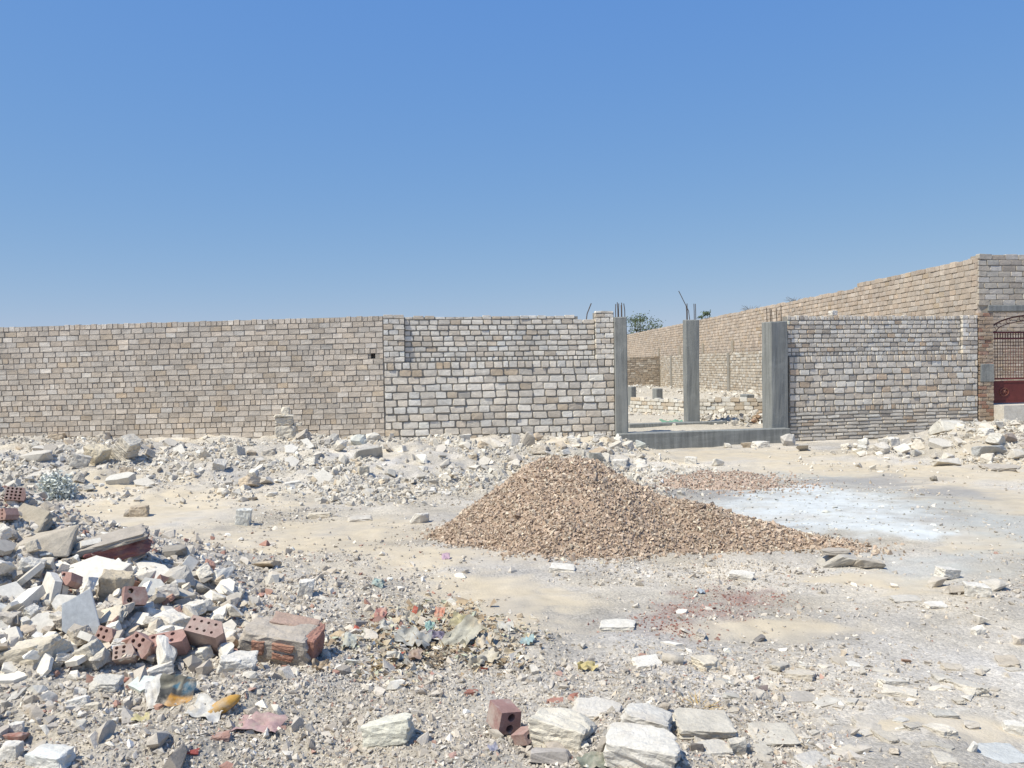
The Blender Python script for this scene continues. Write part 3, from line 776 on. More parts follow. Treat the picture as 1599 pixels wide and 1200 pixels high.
def holed_brick(name, L, Wd, Ht, nx, nz, rad, broken=0.0, seed=0):
    """fired brick with round holes running through its width"""
    r = random.Random(seed)
    outer = [Vector((-L / 2, -Ht / 2, 0)), Vector((L / 2 - broken * r.uniform(.3, 1), -Ht / 2, 0)), Vector((L / 2, -0.1 * Ht, 0)), Vector((L / 2 - broken, Ht / 2, 0)), Vector((-L / 2, Ht / 2, 0))]
    holes = []
    for i in range(nx):
        for k in range(nz):
            cx = -L / 2 + L * (i + 0.5) / nx; cz = -Ht / 2 + Ht * (k + 0.5) / nz
            if cx + rad * 1.3 > L / 2 - broken: continue
            holes.append([Vector((cx + rad * math.cos(-t), cz + rad * math.sin(-t), 0)) for t in np.linspace(0, 2 * math.pi, 9)[:-1]])
    loops = [outer] + holes; flat = [p for l_ in loops for p in l_]
    tris = tessellate_polygon(loops)
    bm = bmesh.new()
    F = [bm.verts.new((p.x, -Wd / 2, p.y)) for p in flat]; B = [bm.verts.new((p.x, Wd / 2, p.y)) for p in flat]
    for t in tris:
        bm.faces.new([F[i] for i in t]); bm.faces.new([B[i] for i in t][::-1])
    o = 0
    for l_ in loops:
        for i in range(len(l_)):
            j = (i + 1) % len(l_); bm.faces.new((F[o + i], B[o + i], B[o + j], F[o + j]))
        o += len(l_)
    bmesh.ops.recalc_face_normals(bm, faces=bm.faces[:])
    return bm_mesh(name, bm)

WHT, CRM, LGR, GRY, TAN, RDB, BLU, DRK = (0.68, 0.655, 0.615), (0.62, 0.565, 0.475), (0.56, 0.53, 0.485), (0.42, 0.385, 0.345), (0.50, 0.425, 0.335), (0.32, 0.155, 0.125), (0.60, 0.61, 0.60), (0.13, 0.12, 0.12)
PLACED = []
def ground_under(p, w, d):
    xs = np.array([p.x + a * w * .35 for a in (-1, 0, 1) for _ in (0, 1, 2)]); yy = np.array([p.y + b_ * d * .35 for _ in (0, 1, 2) for b_ in (-1, 0, 1)])
    return float(H(xs, yy).min())
def put(kind, px, py, w, h, label, color, yaw=None, tx=0.0, ty=0.0, dr=0.7, lift=0.0, name=None, cat=None, group=None, mat=None, var=None, hk=0.75):
    """a piece of rubble whose foot is seen at photo px,py; w,h its size there"""
    g = hit(px, py); D = g.y
    k = D / FPX
    wd, dp, ht = w * k, w * k * dr, max(0.02, h * k * hk)
    gz0 = ground_under(Vector((g.x, g.y + dp * .4, 0)), wd, dp)
    yaw = random.uniform(-.5, .5) if yaw is None else R(yaw)
    rot = (R(tx), R(ty), yaw)
    flatstone = kind == 'slab' and any(q_ in label for q_ in ('flat', 'flake', 'stone', 'rock')) and 'marble' not in label
    shapes = BLOCK if flatstone else {'chunk': CHUNK, 'block': BLOCK, 'slab': SLAB}[kind]
    if flatstone: mat = mat or 'limestone'; var = None if var is None else var % len(BLOCK)
    me = shapes[var if var is not None else random.randrange(len(shapes))]
    if mat:
        me = me.copy(); me.materials.clear()
    mname = mat or {'chunk': 'rubble', 'block': 'limestone', 'slab': 'marble'}[kind]
    Rm = Euler(rot).to_matrix()
    ext = sum(abs(Rm[2][i]) * s for i, s in enumerate((wd, dp, ht))) * 0.5
    sink = min(0.22 * ext, 0.05)
    o = link(name or {'chunk': 'concrete_chunk', 'block': 'stone_block', 'slab': 'flat_stone' if flatstone else 'marble_fragment'}[kind], me, mname, None,
             (g.x, g.y + dp * .4, gz0 + ext * (0.92 if kind != 'slab' else 0.95) - sink + lift), rot, (wd, dp, ht), color)
    tag(o, label, cat or {'chunk': 'rubble', 'block': 'stone', 'slab': 'stone' if flatstone else 'marble'}[kind], group)
    PLACED.append((g.x, g.y + dp * .4, max(wd, dp) * 0.5))
    return o

# ------------------------------------------------------------------ GRAVEL PILES
def spine_pile(pts, slope):
    """pts: (x, y, height) along the ridge; returns height field of a tipped pile"""
    dense = []
    for a, b_ in zip(pts, pts[1:]):
        for t in np.linspace(0, 1, 10, endpoint=False): dense.append([a[i] + (b_[i] - a[i]) * t for i in range(3)])
    dense.append(list(pts[-1]))
    def f(x, y):
        z = np.full(x.shape, -1.0)
        wob = 1 + 0.22 * fbm(x * 1.3, y * 1.3, 70, 3)
        for px_, py_, h in dense:
            d = np.sqrt((x - px_) ** 2 + (y - py_) ** 2 + 0.035)
            z = np.maximum(z, h - slope * d * wob)
        return z + np.where(z > -0.3, 0.07 * fbm(x * 1.9, y * 1.9, 72, 2) + 0.035 * fbm(x * 5, y * 5, 71, 3), 0)
    return f
def gravel_pile(name, pts, slope, box, label, palette, nst, size, gridn, core_col):
    f = spine_pile(pts, slope)
    xs = np.linspace(box[0], box[1], gridn); yy = np.linspace(box[2], box[3], int(gridn * (box[3] - box[2]) / (box[1] - box[0])))
    X, Y = np.meshgrid(xs, yy); P = f(X, Y); Z = H(X, Y) + np.where(P > -0.06, P, -0.06)
    keep = P > -0.05
    idx = np.arange(X.size).reshape(X.shape)
    q = np.stack([idx[:-1, :-1], idx[:-1, 1:], idx[1:, 1:], idx[1:, :-1]], -1).reshape(-1, 4)
    q = q[keep.ravel()[q].any(1)]
    used = np.unique(q); remap = np.zeros(X.size, int); remap[used] = np.arange(len(used))
    V = np.stack([X.ravel(), Y.ravel(), Z.ravel()], -1)[used]
    o = link(name, np_mesh(name, V, remap[q], np.tile(np.array(core_col), (len(V), 1)), True), 'gravel'); tag(o, label, 'gravel pile')
    n = nst * 4
    x = rng.uniform(box[0], box[1], n); y = rng.uniform(box[2], box[3], n); p = f(x, y)
    edge = np.where(p > 0, 1.0, np.exp(p * 18) * 0.4)
    ok = (rng.random(n) < edge) & (p > -0.26)
    x, y, p = x[ok][:nst], y[ok][:nst], p[ok][:nst]; n = len(x)
    sz = size * np.exp(rng.normal(0, 0.30, n))
    S = np.stack([sz * rng.uniform(.8, 1.4, n), sz * rng.uniform(.7, 1.1, n), sz * rng.uniform(.5, .9, n)], -1)
    Ps = np.stack([x, y, H(x, y) + np.maximum(p, 0) + sz * 0.22], -1)
    pal = np.array([c for w_, c in palette]); ww = np.array([w_ for w_, c in palette], float)
    C = pal[rng.choice(len(pal), n, p=ww / ww.sum())] * np.exp(rng.normal(0, 0.16, n))[:, None]
    me = joined('pebbles', TINY, rng.integers(0, len(TINY), n), Ps, rand_rot(n), S, np.clip(C, 0.02, 0.75))
    tag(link('pebbles', me, 'gravel', o), kind='stuff')
    return f
PINK = [(6, (0.44, 0.345, 0.275)), (3, (0.50, 0.405, 0.325)), (2, (0.37, 0.295, 0.235)), (2.0, (0.57, 0.49, 0.40)), (0.7, (0.33, 0.28, 0.245))]
def ridge(px, py, D, hmin=0.0):
    p = at(px, py, D); return (p.x, p.y, max(hmin, p.z - Hs(p.x, p.y)))
PILE = gravel_pile('gravel_pile', [ridge(866, 694, 9.15), ridge(900, 694, 9.1), ridge(950, 720, 9.0), ridge(1010, 748, 8.9), ridge(1130, 780, 8.6), ridge(1250, 812, 8.3), ridge(1310, 822, 8.15), ridge(1345, 838, 8.0, 0.12)],
     0.765, (-1.2, 4.2, 7.0, 10.8), 'large heap of pinkish brown gravel in the middle of the lot', PINK, 25000, 0.0245, 170, (0.34, 0.26, 0.205))
def rg2(px, py, h):
    g = hit(px, py); return (g.x, g.y, h)
PILE2 = gravel_pile('gravel_pile', [rg2(1030, 764, 0.05), rg2(1090, 757, 0.13), rg2(1130, 752, 0.17), rg2(1175, 760, 0.10)], 0.22, (0.8, 5.0, 10.2, 14.6),
     'small flat heap of reddish gravel behind the large one', [(5, (0.45, 0.345, 0.285)), (3, (0.50, 0.40, 0.335)), (2, (0.40, 0.32, 0.275)), (4, (0.46, 0.43, 0.385))], 5000, 0.026, 90, (0.40, 0.32, 0.27))

# ------------------------------------------------------------------ PLACED RUBBLE, one by one
B, S_, K = 'block', 'slab', 'chunk'
# left foreground heap
put(K, 62, 862, 92, 62, 'big flat grey tan rock at the top of the left foreground heap', (0.45, 0.405, 0.345), 10, 25, -6, .8, var=3)
put(S_, 38, 822, 66, 44, 'grey tan flat stone behind the big rock on the left heap', (0.40, 0.36, 0.30), -15, 48, 8, .75, hk=.35, mat='rubble')
put(K, 8, 842, 34, 34, 'dark grey stone at the left edge beside the big flat rock', GRY, 0)
put(S_, 135, 925, 115, 60, 'largest white marble slab, tilted, in the middle of the left heap', WHT, 8, 38, -6, .62, hk=.35, var=5)
put(S_, 228, 905, 62, 36, 'white marble slab with a broken curved edge beside the red sided concrete piece', WHT, 12, 24, 6, .8, hk=.25, var=7)
put(S_, 112, 1008, 66, 86, 'tall white marble slab standing on edge, facing right, blue shade painted in', (0.60, 0.625, 0.65), 18, 78, 12, 1.35, hk=.16, var=1)  # cool tint puts the blue shade of its face into the colour
put(S_, 68, 948, 40, 66, 'narrow white tile leaning in the left heap, left of the tall slab', WHT, -28, 72, -20, 1.5, hk=.2, var=2)
put(S_, 86, 940, 30, 50, 'thin white tile leaning against the hollow brick in the left heap', WHT, -30, 74, -18, 1.5, hk=.2, var=6)
put(S_, 32, 962, 70, 60, 'long white plank of marble slanting down at the left edge', WHT, 55, 12, -24, .35, hk=.3, var=4)
put(S_, 25, 905, 60, 36, 'grey white marble slab lying at the left edge of the heap', (0.6, 0.6, 0.58), 20, 22, 5, .7, hk=.3, var=9)
put(K, 60, 890, 42, 36, 'rounded cream stone above the largest marble slab', CRM, 5)
put(B, 176, 942, 50, 66, 'sandy beige limestone block standing between marble slabs', (0.52, 0.455, 0.36), 14, 12, 8, .7)
put(S_, 168, 985, 56, 40, 'cream rounded shard of stone below the sandy block', CRM, -20, 40, -18, .6, hk=.35, var=8)
put(S_, 142, 985, 26, 38, 'small upright cream tile right of the tall slab', CRM, 40, 66, 0, 1.2, hk=.3, var=0)
put(S_, 284, 962, 42, 38, 'white bar of tile with sharp edges at the right of the left heap', WHT, 40, 18, -20, .5, hk=.3, var=3)
put(S_, 232, 936, 46, 36, 'pale grey tile tipped up behind the white tile bar', (0.57, 0.57, 0.56), 15, 52, 5, .9, hk=.2, var=10)
put(B, 245, 1000, 48, 34, 'square cream stone slab with chipped top in the left heap', CRM, 4, 10, 3, .8, hk=.7)
put(B, 42, 1038, 96, 52, 'broad weathered cream stone above the dark gap at the left edge', CRM, -10, 8, -14, .6, var=2)
put(B, 140, 1048, 46, 58, 'upright grey cream stone beside the small perforated brick', (0.53, 0.50, 0.45), -32, 20, -18, .7, var=4)
put(K, 172, 1032, 26, 28, 'small speckled cream stone near the perforated bricks', LGR)
put(B, 366, 1053, 62, 42, 'white angular stone in front of the large brick chunk', WHT, 12, 6, 6, .7, var=1)
put(K, 388, 1062, 26, 20, 'small grey stone right below the white angular stone', LGR)
put(B, 248, 1062, 42, 32, 'white tile block lying below the perforated bricks', WHT, 30, -6, -14, .5, hk=.6, var=6)
put(S_, 218, 1082, 44, 30, 'pale greenish tile on the gravel slope below the bricks', (0.58, 0.62, 0.59), 30, 22, -6, .8, hk=.25, var=2)
put(B, 158, 1084, 50, 36, 'flat cream chunk with a square front on the gravel slope', (0.58, 0.56, 0.52), 5, 4, 4, .8, hk=.6, var=7)
put(B, 118, 1108, 34, 30, 'small white box shaped stone on the gravel slope', WHT, 20, -6, -8, .7, hk=.6, var=0)
put(B, 142, 1112, 24, 20, 'little cream cube beside the white box shaped stone', CRM, 10)
put(B, 22, 1150, 24, 26, 'small white cube stone near the left edge of the photo', WHT, 15)
put(B, 12, 1195, 34, 40, 'white block cut off at the lower left corner', WHT, 0)
put(B, 70, 1205, 70, 44, 'white chunk at the bottom edge near the lower left corner', (0.66, 0.67, 0.66), -12)
put(S_, 60, 1062, 44, 34, 'thin white tile propped slanting on the gravel at the left', WHT, -38, 60, 0, .9, hk=.14, var=11)
put(S_, 14, 1068, 50, 24, 'white marble slab edge under the broad cream stone', WHT, 0, 10, 0, .6, hk=.35, var=5)
put(S_, 164, 1160, 36, 30, 'beige tile flake lying flat on the lower left gravel', (0.56, 0.50, 0.42), -40, 6, 0, .5, hk=.2, var=4)
put(S_, 292, 900, 26, 46, 'grey white tile edge standing at the right rim of the heap', (0.58, 0.57, 0.55), 40, 62, 10, 1.2, hk=.2, var=0)
put(K, 300, 925, 52, 52, 'lumpy grey mortar lump right of the marble slabs', (0.38, 0.355, 0.325), 0, var=9)
put(K, 262, 872, 50, 26, 'dark grey mortar lump behind the marble slab with broken edge', (0.30, 0.28, 0.255), 0)
put(K, 166, 846, 24, 26, 'white pitted stone on the rim above the red sided piece', WHT)
put(S_, 355, 890, 20, 28, 'slim pale tile sticking up right of the left heap', LGR, 45, 60, 0, 1, hk=.2)
put(S_, 330, 945, 40, 30, 'white tile sliver leaning right of the mortar lump', WHT, -50, 40, 10, .5, hk=.25, var=9)
put(S_, 12, 938, 46, 40, 'white marble corner piece at the left edge above the slanting plank', WHT, 30, 40, 10, .8, hk=.3, var=1)
put(S_, 92, 890, 48, 30, 'white marble sliver lying above the largest slab', WHT, -10, 30, 0, .5, hk=.3, var=8)
put(S_, 60, 1000, 46, 46, 'white marble offcut tipped up between the tall slab and the plank', WHT, 20, 58, -14, .8, hk=.22, var=3)
put(S_, 190, 912, 40, 26, 'small white marble strip resting above the capped hollow brick', WHT, 20, 20, -8, .5, hk=.35, var=10, lift=.05)
put(S_, 8, 1008, 40, 44, 'white marble face standing at the left edge above the cream stone', WHT, -10, 66, 0, .9, hk=.2, var=6)
put(S_, 215, 985, 38, 34, 'white marble wedge left of the square cream slab', WHT, -30, 44, 12, .8, hk=.25, var=9)
put(B, 95, 1030, 40, 34, 'white marble lump under the foot of the tall slab', WHT, 20, 0, 10, .8)
put(S_, 268, 1000, 34, 28, 'white marble chip right of the square cream slab', WHT, 10, 36, -10, .7, hk=.3, var=2)
# middle ground stones
put(K, 417, 889, 50, 32, 'tan rounded boulder lying alone left of the middle', TAN, 0, 0, 0, .8, var=6)
put(B, 214, 808, 30, 20, 'square tan block with a shaded front on the sand', TAN, 8, 0, 0, .8, hk=1.0, var=3)
put(K, 199, 808, 16, 18, 'small grey brown stone leaning on the square tan block', GRY)
put(B, 476, 935, 26, 34, 'upright white stone left of the litter', WHT, 10, 4, 6, .8, hk=.9)
put(B, 379, 822, 24, 32, 'pale bluish upright stone on the sand behind', BLU, 5, 5, 8, .8, hk=.95)
put(B, 497, 811, 40, 12, 'long flat cream block on the sandy track', CRM, 4, 0, 0, .5, hk=.8)
put(S_, 662, 770, 38, 14, 'white flat slab at the foot of the rubble left of the gravel', WHT, 4, 4, 0, .9, hk=.4)
put(S_, 692, 772, 26, 12, 'smaller white flat slab beside the gravel heap edge', WHT, -8, 4, 0, .9, hk=.4)
put(K, 654, 818, 30, 26, 'white lump of stone left of the gravel heap', WHT, 0, var=2)
put(S_, 560, 815, 40, 12, 'pale flat stone half buried in the sandy track', LGR, 10, 3, 0, .8, hk=.5)
put(S_, 880, 894, 42, 18, 'flat white stone in front of the gravel heap', WHT, -10, 6, 3, .7, hk=.45, var=8)
put(S_, 1160, 908, 42, 22, 'long white stone lying before the red stained ground', WHT, -25, 10, 4, .5, hk=.5, var=1)
put(S_, 1306, 885, 46, 14, 'flat grey slab lying on top of the rock at the gravel tip', GRY, 2, 3, 2, .5, lift=0.105, hk=.6, var=4, mat='rubble')
put(K, 1318, 888, 62, 34, 'grey rock at the right tip of the gravel heap, under the flat slab', (0.44, 0.42, 0.39), 0, 0, 0, .8, var=12)
put(K, 1362, 890, 44, 26, 'brownish grey rock right of the gravel tip', (0.42, 0.385, 0.34), 10, 0, 0, .8, var=5)
put(B, 1484, 906, 38, 24, 'white angular stone with a flat top right of the sand', WHT, 20, 0, 8, .7, var=5)
put(K, 1466, 918, 30, 24, 'beige stone under the white angular stone on the right', (0.5, 0.46, 0.41))
put(B, 1531, 934, 38, 30, 'bright pointed white stone near the right edge', WHT, -10, 0, 6, .8, var=8)
put(K, 1500, 930, 36, 22, 'grey stone left of the bright pointed stone', GRY)
put(K, 1562, 925, 40, 26, 'pale grey stone behind the bright pointed stone', LGR)
put(S_, 1420, 942, 48, 14, 'flat pale flake lying right of the red stain', LGR, 0, 4, 0, .7, hk=.4)
put(S_, 1465, 953, 34, 16, 'white flake right of the flat pale flake', WHT, 0, 5, 0, .7, hk=.4)
put(S_, 966, 985, 60, 22, 'white flat stone left of the red stained ground', (0.64, 0.62, 0.58), -4, 8, 0, .6, hk=.5, var=10)
put(B, 1108, 1047, 42, 28, 'white and tan square stone right of the pipe fragment', CRM, 25, 4, 4, .9, hk=.55, var=9)
put(S_, 1012, 1043, 48, 20, 'white broken flake left of the pipe fragment', WHT, 10, 8, 0, .8, hk=.4)
put(S_, 1050, 1012, 34, 14, 'thin white strip of tile behind the pipe fragment', WHT, -8, 6, 0, .4, hk=.4)
# bottom centre
put(B, 606, 1172, 82, 52, 'cream white stone lying alone at the bottom centre left', (0.64, 0.63, 0.56), -8, -4, -10, .6, var=4)
put(B, 880, 1172, 100, 74, 'largest cream limestone block at the bottom centre', (0.66, 0.62, 0.545), -22, 4, 10, .75, var=0)
put(S_, 936, 1122, 84, 34, 'flat white slab behind the cream blocks at the bottom', (0.62, 0.59, 0.55), -12, 8, 6, .8, hk=.5, var=3)
put(B, 1014, 1152, 84, 46, 'grey white block right of the flat slab at the bottom', (0.60, 0.585, 0.56), -20, 6, 10, .7, var=3)
put(B, 1008, 1206, 124, 66, 'long rough white block at the bottom edge', (0.68, 0.655, 0.615), -12, 10, 5, .6, var=6)
put(B, 1106, 1160, 100, 52, 'big flat dusty stone half sunk right of the white blocks', (0.57, 0.535, 0.475), 0, 4, 2, .8, hk=.5, var=5)
put(K, 872, 1178, 44, 28, 'smooth grey brown cobble in front of the largest cream block', (0.38, 0.345, 0.315), 0, var=11)
put(K, 862, 1198, 70, 34, 'grey cobble at the bottom edge below the cream block', (0.42, 0.39, 0.37), 0, var=8)
put(K, 944, 1186, 26, 44, 'grey brown upright stone wedged between the white blocks', (0.34, 0.31, 0.28), 30)
put(K, 1090, 1174, 24, 20, 'small black stone right of the long rough block', DRK, 0)
put(S_, 1120, 1184, 52, 24, 'grey flat stone behind the bottom edge right of the black stone', LGR, 10, 8, 0, .8, hk=.5)
put(B, 1152, 1182, 32, 48, 'pale stone standing right of the big flat dusty stone', (0.58, 0.545, 0.49), 0, 14, 0, .5, hk=.6)
put(S_, 1275, 1198, 54, 34, 'flat grey stone at the bottom edge right of centre', (0.52, 0.50, 0.475), 20, 8, 0, .8, hk=.4)
put(S_, 1215, 1165, 78, 34, 'broad dusty stone lying flat right of the bottom blocks', (0.57, 0.535, 0.475), 0, 5, 0, .9, hk=.35)
put(S_, 1372, 1140, 60, 30, 'flat brownish stone on the lower right ground', (0.49, 0.455, 0.41), -8, 5, 0, .9, hk=.35)
put(S_, 1258, 1100, 50, 18, 'flat grey stone half buried, lower right of the straw', (0.46, 0.43, 0.395), 5, 4, 0, .8, hk=.4)
put(K, 1522, 1176, 22, 26, 'small white stone standing in the lower right corner', WHT)
put(S_, 1575, 1195, 90, 30, 'bluish grey sheet of stone in the lower right corner', (0.54, 0.56, 0.57), 10, 4, 0, .8, hk=.3)
put(B, 1590, 1150, 34, 28, 'white stone cut off at the right edge', WHT)
put(K, 1418, 1040, 16, 10, 'tiny reddish stone alone on the right plain', (0.38, 0.26, 0.20))
put(K, 1190, 1078, 26, 12, 'dark brown oval stone on the pale ground', (0.20, 0.16, 0.155), 0)
put(K, 1188, 1004, 26, 12, 'dark grey stone at the edge of the orange sand', (0.20, 0.19, 0.19), 30)
put(K, 1460, 752, 12, 12, 'small dark clod on the sand right of the cement', (0.24, 0.22, 0.19))
# along the beam and posts
put(K, 1233, 697, 23, 22, 'round pale boulder at the foot of the broad post', (0.50, 0.48, 0.46), 0, var=11, hk=1)
put(K, 1258, 705, 27, 16, 'grey round boulder right of the broad post foot', (0.40, 0.385, 0.365), 0, hk=1)
put(K, 1137, 700, 12, 10, 'small white stone lying before the ground beam, left one', WHT, hk=1)
put(K, 1166, 700, 17, 10, 'brown grey stone lying before the ground beam', TAN, hk=1)
put(B, 1190, 700, 26, 12, 'white wedge of stone before the ground beam, next to the post', WHT, hk=1)
put(B, 1080, 726, 20, 14, 'white block on the sand behind the gravel', WHT, hk=1)
put(K, 1122, 728, 18, 14, 'white stone on the sand before the ground beam', WHT, hk=1)
# broken stub against the left wall
g = hit(437, 688); e = empty('broken_masonry', (g.x, g.y + .6, Hs(g.x, g.y + .6) - 0.05), R(8)); tag(e, 'broken stub of stepped masonry standing against the beige wall', 'masonry')
for (x, y, z, sx, sy, sz, k) in ((0.0, 0, 0.17, 0.46, 0.36, 0.36, 2), (-0.05, 0, 0.43, 0.40, 0.32, 0.18, 5), (-0.06, 0, 0.545, 0.44, 0.36, 0.06, 1), (-0.03, 0.02, 0.65, 0.19, 0.2, 0.17, 7), (0.24, 0, 0.36, 0.16, 0.24, 0.07, 3)):
    link('block', BLOCK[k], 'limestone', e, (x, y, z), (0, R(random.uniform(-4, 4)), R(random.uniform(-8, 8))), (sx, sy, sz), (0.66, 0.62, 0.55))
g = hit(186, 722); e = empty('broken_masonry', (g.x - 0.1, g.y + .2, g.z - 0.06), R(-12)); tag(e, 'mortared chunk of four bricks leaning in the rubble below the beige wall', 'masonry')
e.rotation_euler = (R(10), R(38), R(-20))
for i in range(4):
    link('brick', BLOCK[i + 3], 'limestone', e, (0.02 * i, 0, 0.06 + 0.15 * i), (0, R(random.uniform(-3, 3)), R(random.uniform(-4, 4))), (0.50 - 0.07 * i, 0.30, 0.165), (0.55, 0.515, 0.46))
link('mortar', BLOCK[1], 'rubble', e, (0.03, 0.0, 0.27), (0, 0, 0), (0.34, 0.26, 0.54), (0.50, 0.47, 0.42))
put(B, 146, 728, 36, 40, 'cream block with a yellowish top in the rubble below the beige wall', (0.55, 0.49, 0.39), -30, 10, 20, .8, hk=.9, var=1)
put(B, 122, 732, 28, 26, 'grey block left of the yellowish topped one by the beige wall', LGR, 20, 0, 20, .8, hk=.9)
put(K, 52, 722, 46, 26, 'wide grey slab rock at the far left of the wall rubble', LGR, 0, hk=.8)
put(S_, 60, 748, 30, 18, 'pale plate of stone at the far left below the wide rock', LGR, 0, 20, 0, .8, hk=.4)
put(S_, 185, 758, 44, 24, 'long pale slab slanting at the front of the left wall rubble', (0.58, 0.56, 0.52), 25, 20, -10, .5, hk=.5)
put(S_, 222, 760, 34, 20, 'pale slab beside the long slanting one in the wall rubble', LGR, 10, 30, 0, .7, hk=.4)
put(S_, 278, 714, 22, 18, 'white plate of tile in the wall rubble, left of the stub', WHT, 0, 60, 0, 1, hk=.2)
put(B, 366, 716, 24, 20, 'grey white block on the sandy bank left of the stub', LGR, -20, 0, -12, .8, hk=.9)
put(S_, 453, 711, 22, 16, 'upper white tile of two below the masonry stub', WHT, 15, 40, 5, .9, hk=.25)
put(S_, 454, 730, 24, 20, 'lower white tile of two below the masonry stub', WHT, 10, 55, 5, .9, hk=.25)
put(S_, 478, 702, 24, 18, 'white tile right of the masonry stub near the wall', WHT, 0, 50, 10, .9, hk=.25)
put(S_, 503, 760, 32, 30, 'large white tile standing at the front of the wall rubble', WHT, 6, 62, 0, .9, hk=.2, var=5)
put(B, 485, 748, 12, 11, 'little white cube left of the large standing tile', WHT, 0)
put(B, 567, 744, 18, 20, 'cream cube block right of the large standing tile', CRM, 20, 0, 0, .9, hk=.95)
put(B, 456, 762, 26, 14, 'grey white block at the toe of the wall rubble', WHT, 20, 0, -6, .6)
put(K, 571, 716, 52, 34, 'big grey boulder below the joint of the two walls', (0.43, 0.42, 0.405), 0, 0, 0, .8, var=7, hk=.95)
put(K, 558, 696, 26, 22, 'greenish white stone on top of the big grey boulder', (0.55, 0.57, 0.55), hk=.9, lift=.05)
put(K, 520, 694, 19, 20, 'round grey stone against the wall left of the big boulder', (0.44, 0.43, 0.42), hk=1, var=11)
put(K, 392, 782, 20, 12, 'small grey stone at the toe of the rubble on sand', GRY)
put(K, 422, 778, 18, 12, 'white round stone at the toe of the rubble', WHT)
put(K, 824, 700, 24, 30, 'dark grey upright rock behind the gravel heap on the left', GRY, hk=1)
put(S_, 805, 700, 16, 28, 'leaning grey plate left of the dark upright rock', (0.46, 0.445, 0.43), 20, 65, 10, 1.5, hk=.25)
put(K, 725, 690, 20, 16, 'white stone on the rubble crest left of the gravel', WHT, hk=1)
put(B, 898, 692, 18, 12, 'white block on the mound above the gravel heap', WHT, hk=1)
put(B, 936, 688, 20, 12, 'second white block on the mound by the first post', WHT, hk=1)
put(K, 965, 690, 14, 12, 'white stone at the foot of the first post', WHT, hk=1)
put(K, 932, 724, 26, 22, 'grey green rock right of the gravel summit', (0.47, 0.475, 0.455), hk=1)
put(S_, 946, 724, 16, 22, 'pale plate leaning on the grey green rock', LGR, -20, 60, 0, 1.4, hk=.3)
put(B, 968, 732, 24, 20, 'white block right of the pale leaning plate', WHT, hk=1)
put(K, 1004, 704, 22, 20, 'pale greenish stone on the left end of the ground beam', (0.56, 0.58, 0.56), hk=1)
# right heap
put(K, 1380, 684, 34, 22, 'grey brown rock at the left top of the right heap', (0.40, 0.375, 0.35), 0, hk=.9, var=13)
put(K, 1492, 668, 60, 30, 'broad pale rock at the crest of the right heap', (0.56, 0.54, 0.50), 0, 0, 0, .8, hk=.9, var=4)
put(K, 1556, 716, 48, 28, 'big blue grey rock low on the right heap', (0.42, 0.43, 0.44), 0, 0, 0, .8, hk=.95, var=14)
put(K, 1580, 700, 24, 22, 'brown rock above the big blue grey rock', (0.33, 0.28, 0.25), hk=.9)
put(B, 1543, 682, 22, 14, 'white block high on the right heap', WHT, hk=1)
put(K, 1565, 672, 26, 18, 'white round rock near the gate on the right heap', WHT, hk=1)
put(S_, 1572, 736, 56, 14, 'wide flat grey rock at the toe of the right heap', GRY, 0, 6, 0, .7, hk=.6, mat='rubble')
put(K, 1592, 722, 30, 22, 'grey white rock at the right edge of the right heap', LGR, hk=.9)
put(B, 1396, 700, 20, 22, 'white upright block at the left front of the right heap', WHT, hk=1)
put(B, 1380, 702, 16, 22, 'grey upright block left of the white one in the right heap', LGR, hk=1)
put(S_, 1475, 704, 40, 18, 'pale slab in the middle of the right heap', LGR, 10, 25, 0, .7, hk=.5)
put(K, 1485, 728, 44, 20, 'pale grey rock at the front toe of the right heap', LGR, 0, hk=.8)
put(K, 1440, 694, 30, 18, 'white rock in the left half of the right heap', WHT, hk=.9)
o = link('stone_block', BLOCK[2], 'limestone', None, tuple(capw + Vector((0, 0, 0.06))), (0, 0, 0.3), (0.20, 0.18, 0.13), (0.68, 0.66, 0.63)); tag(o, 'single white stone sitting on top of the right limestone wall', 'stone')
# bricks at the foot of the gate pillar
for i, (px, py, lab) in enumerate(((1556, 655, 'lowest yellowish brick at the foot of the gate pillar'), (1572, 652, 'yellowish brick right of the gate pillar foot'), (1562, 648, 'yellowish brick stacked on others beside the gate pillar'))):
    put(B, px, py, 20, 9, lab, (0.47, 0.39, 0.28), 5, 0, 0, .6, hk=1.0, name='loose_brick', cat='brick', lift=0.0)

# red fired bricks ---------------------------------------------------------------
def fired(px, py, L, W_, Ht, nx, nz, rad, rot, label, broken=0.0, seed=0, color=(0.36, 0.20, 0.165), lift=0.0):
    color = tuple(0.55 * a + 0.45 * b_ for a, b_ in zip(color, (0.38, 0.295, 0.28)))
    g = hit(px, py); rot = (-rot[0], rot[1], rot[2]); Rm = Euler([R(a) for a in rot]).to_matrix()
    ext = sum(abs(Rm[2][i]) * s for i, s in enumerate((L, W_, Ht))) * .5
    L, W_, Ht, rad, broken = L * .82, W_ * .82, Ht * .82, rad * .85, broken * .82
    me = holed_brick('hollow_brick', L, W_, Ht, nx, nz, rad, broken, seed)
    o = link('hollow_brick', me, 'red_brick', None, (g.x, g.y + W_ * .3, g.z + ext * .8 + lift), [R(a) for a in rot], (1, 1, 1), color)
    tag(o, label, 'brick'); return o
fired(208, 966, 0.17, 0.13, 0.13, 2, 2, 0.020, (18, 10, 30), 'broken red hollow brick with a cement cap, top of the heap', 0.03, 1, (0.33, 0.17, 0.145), 0.04)
fired(108, 938, 0.12, 0.12, 0.10, 2, 2, 0.017, (30, 0, -20), 'small red brick end wedged behind the tall marble slab', 0.02, 2, (0.34, 0.17, 0.14), 0.06)
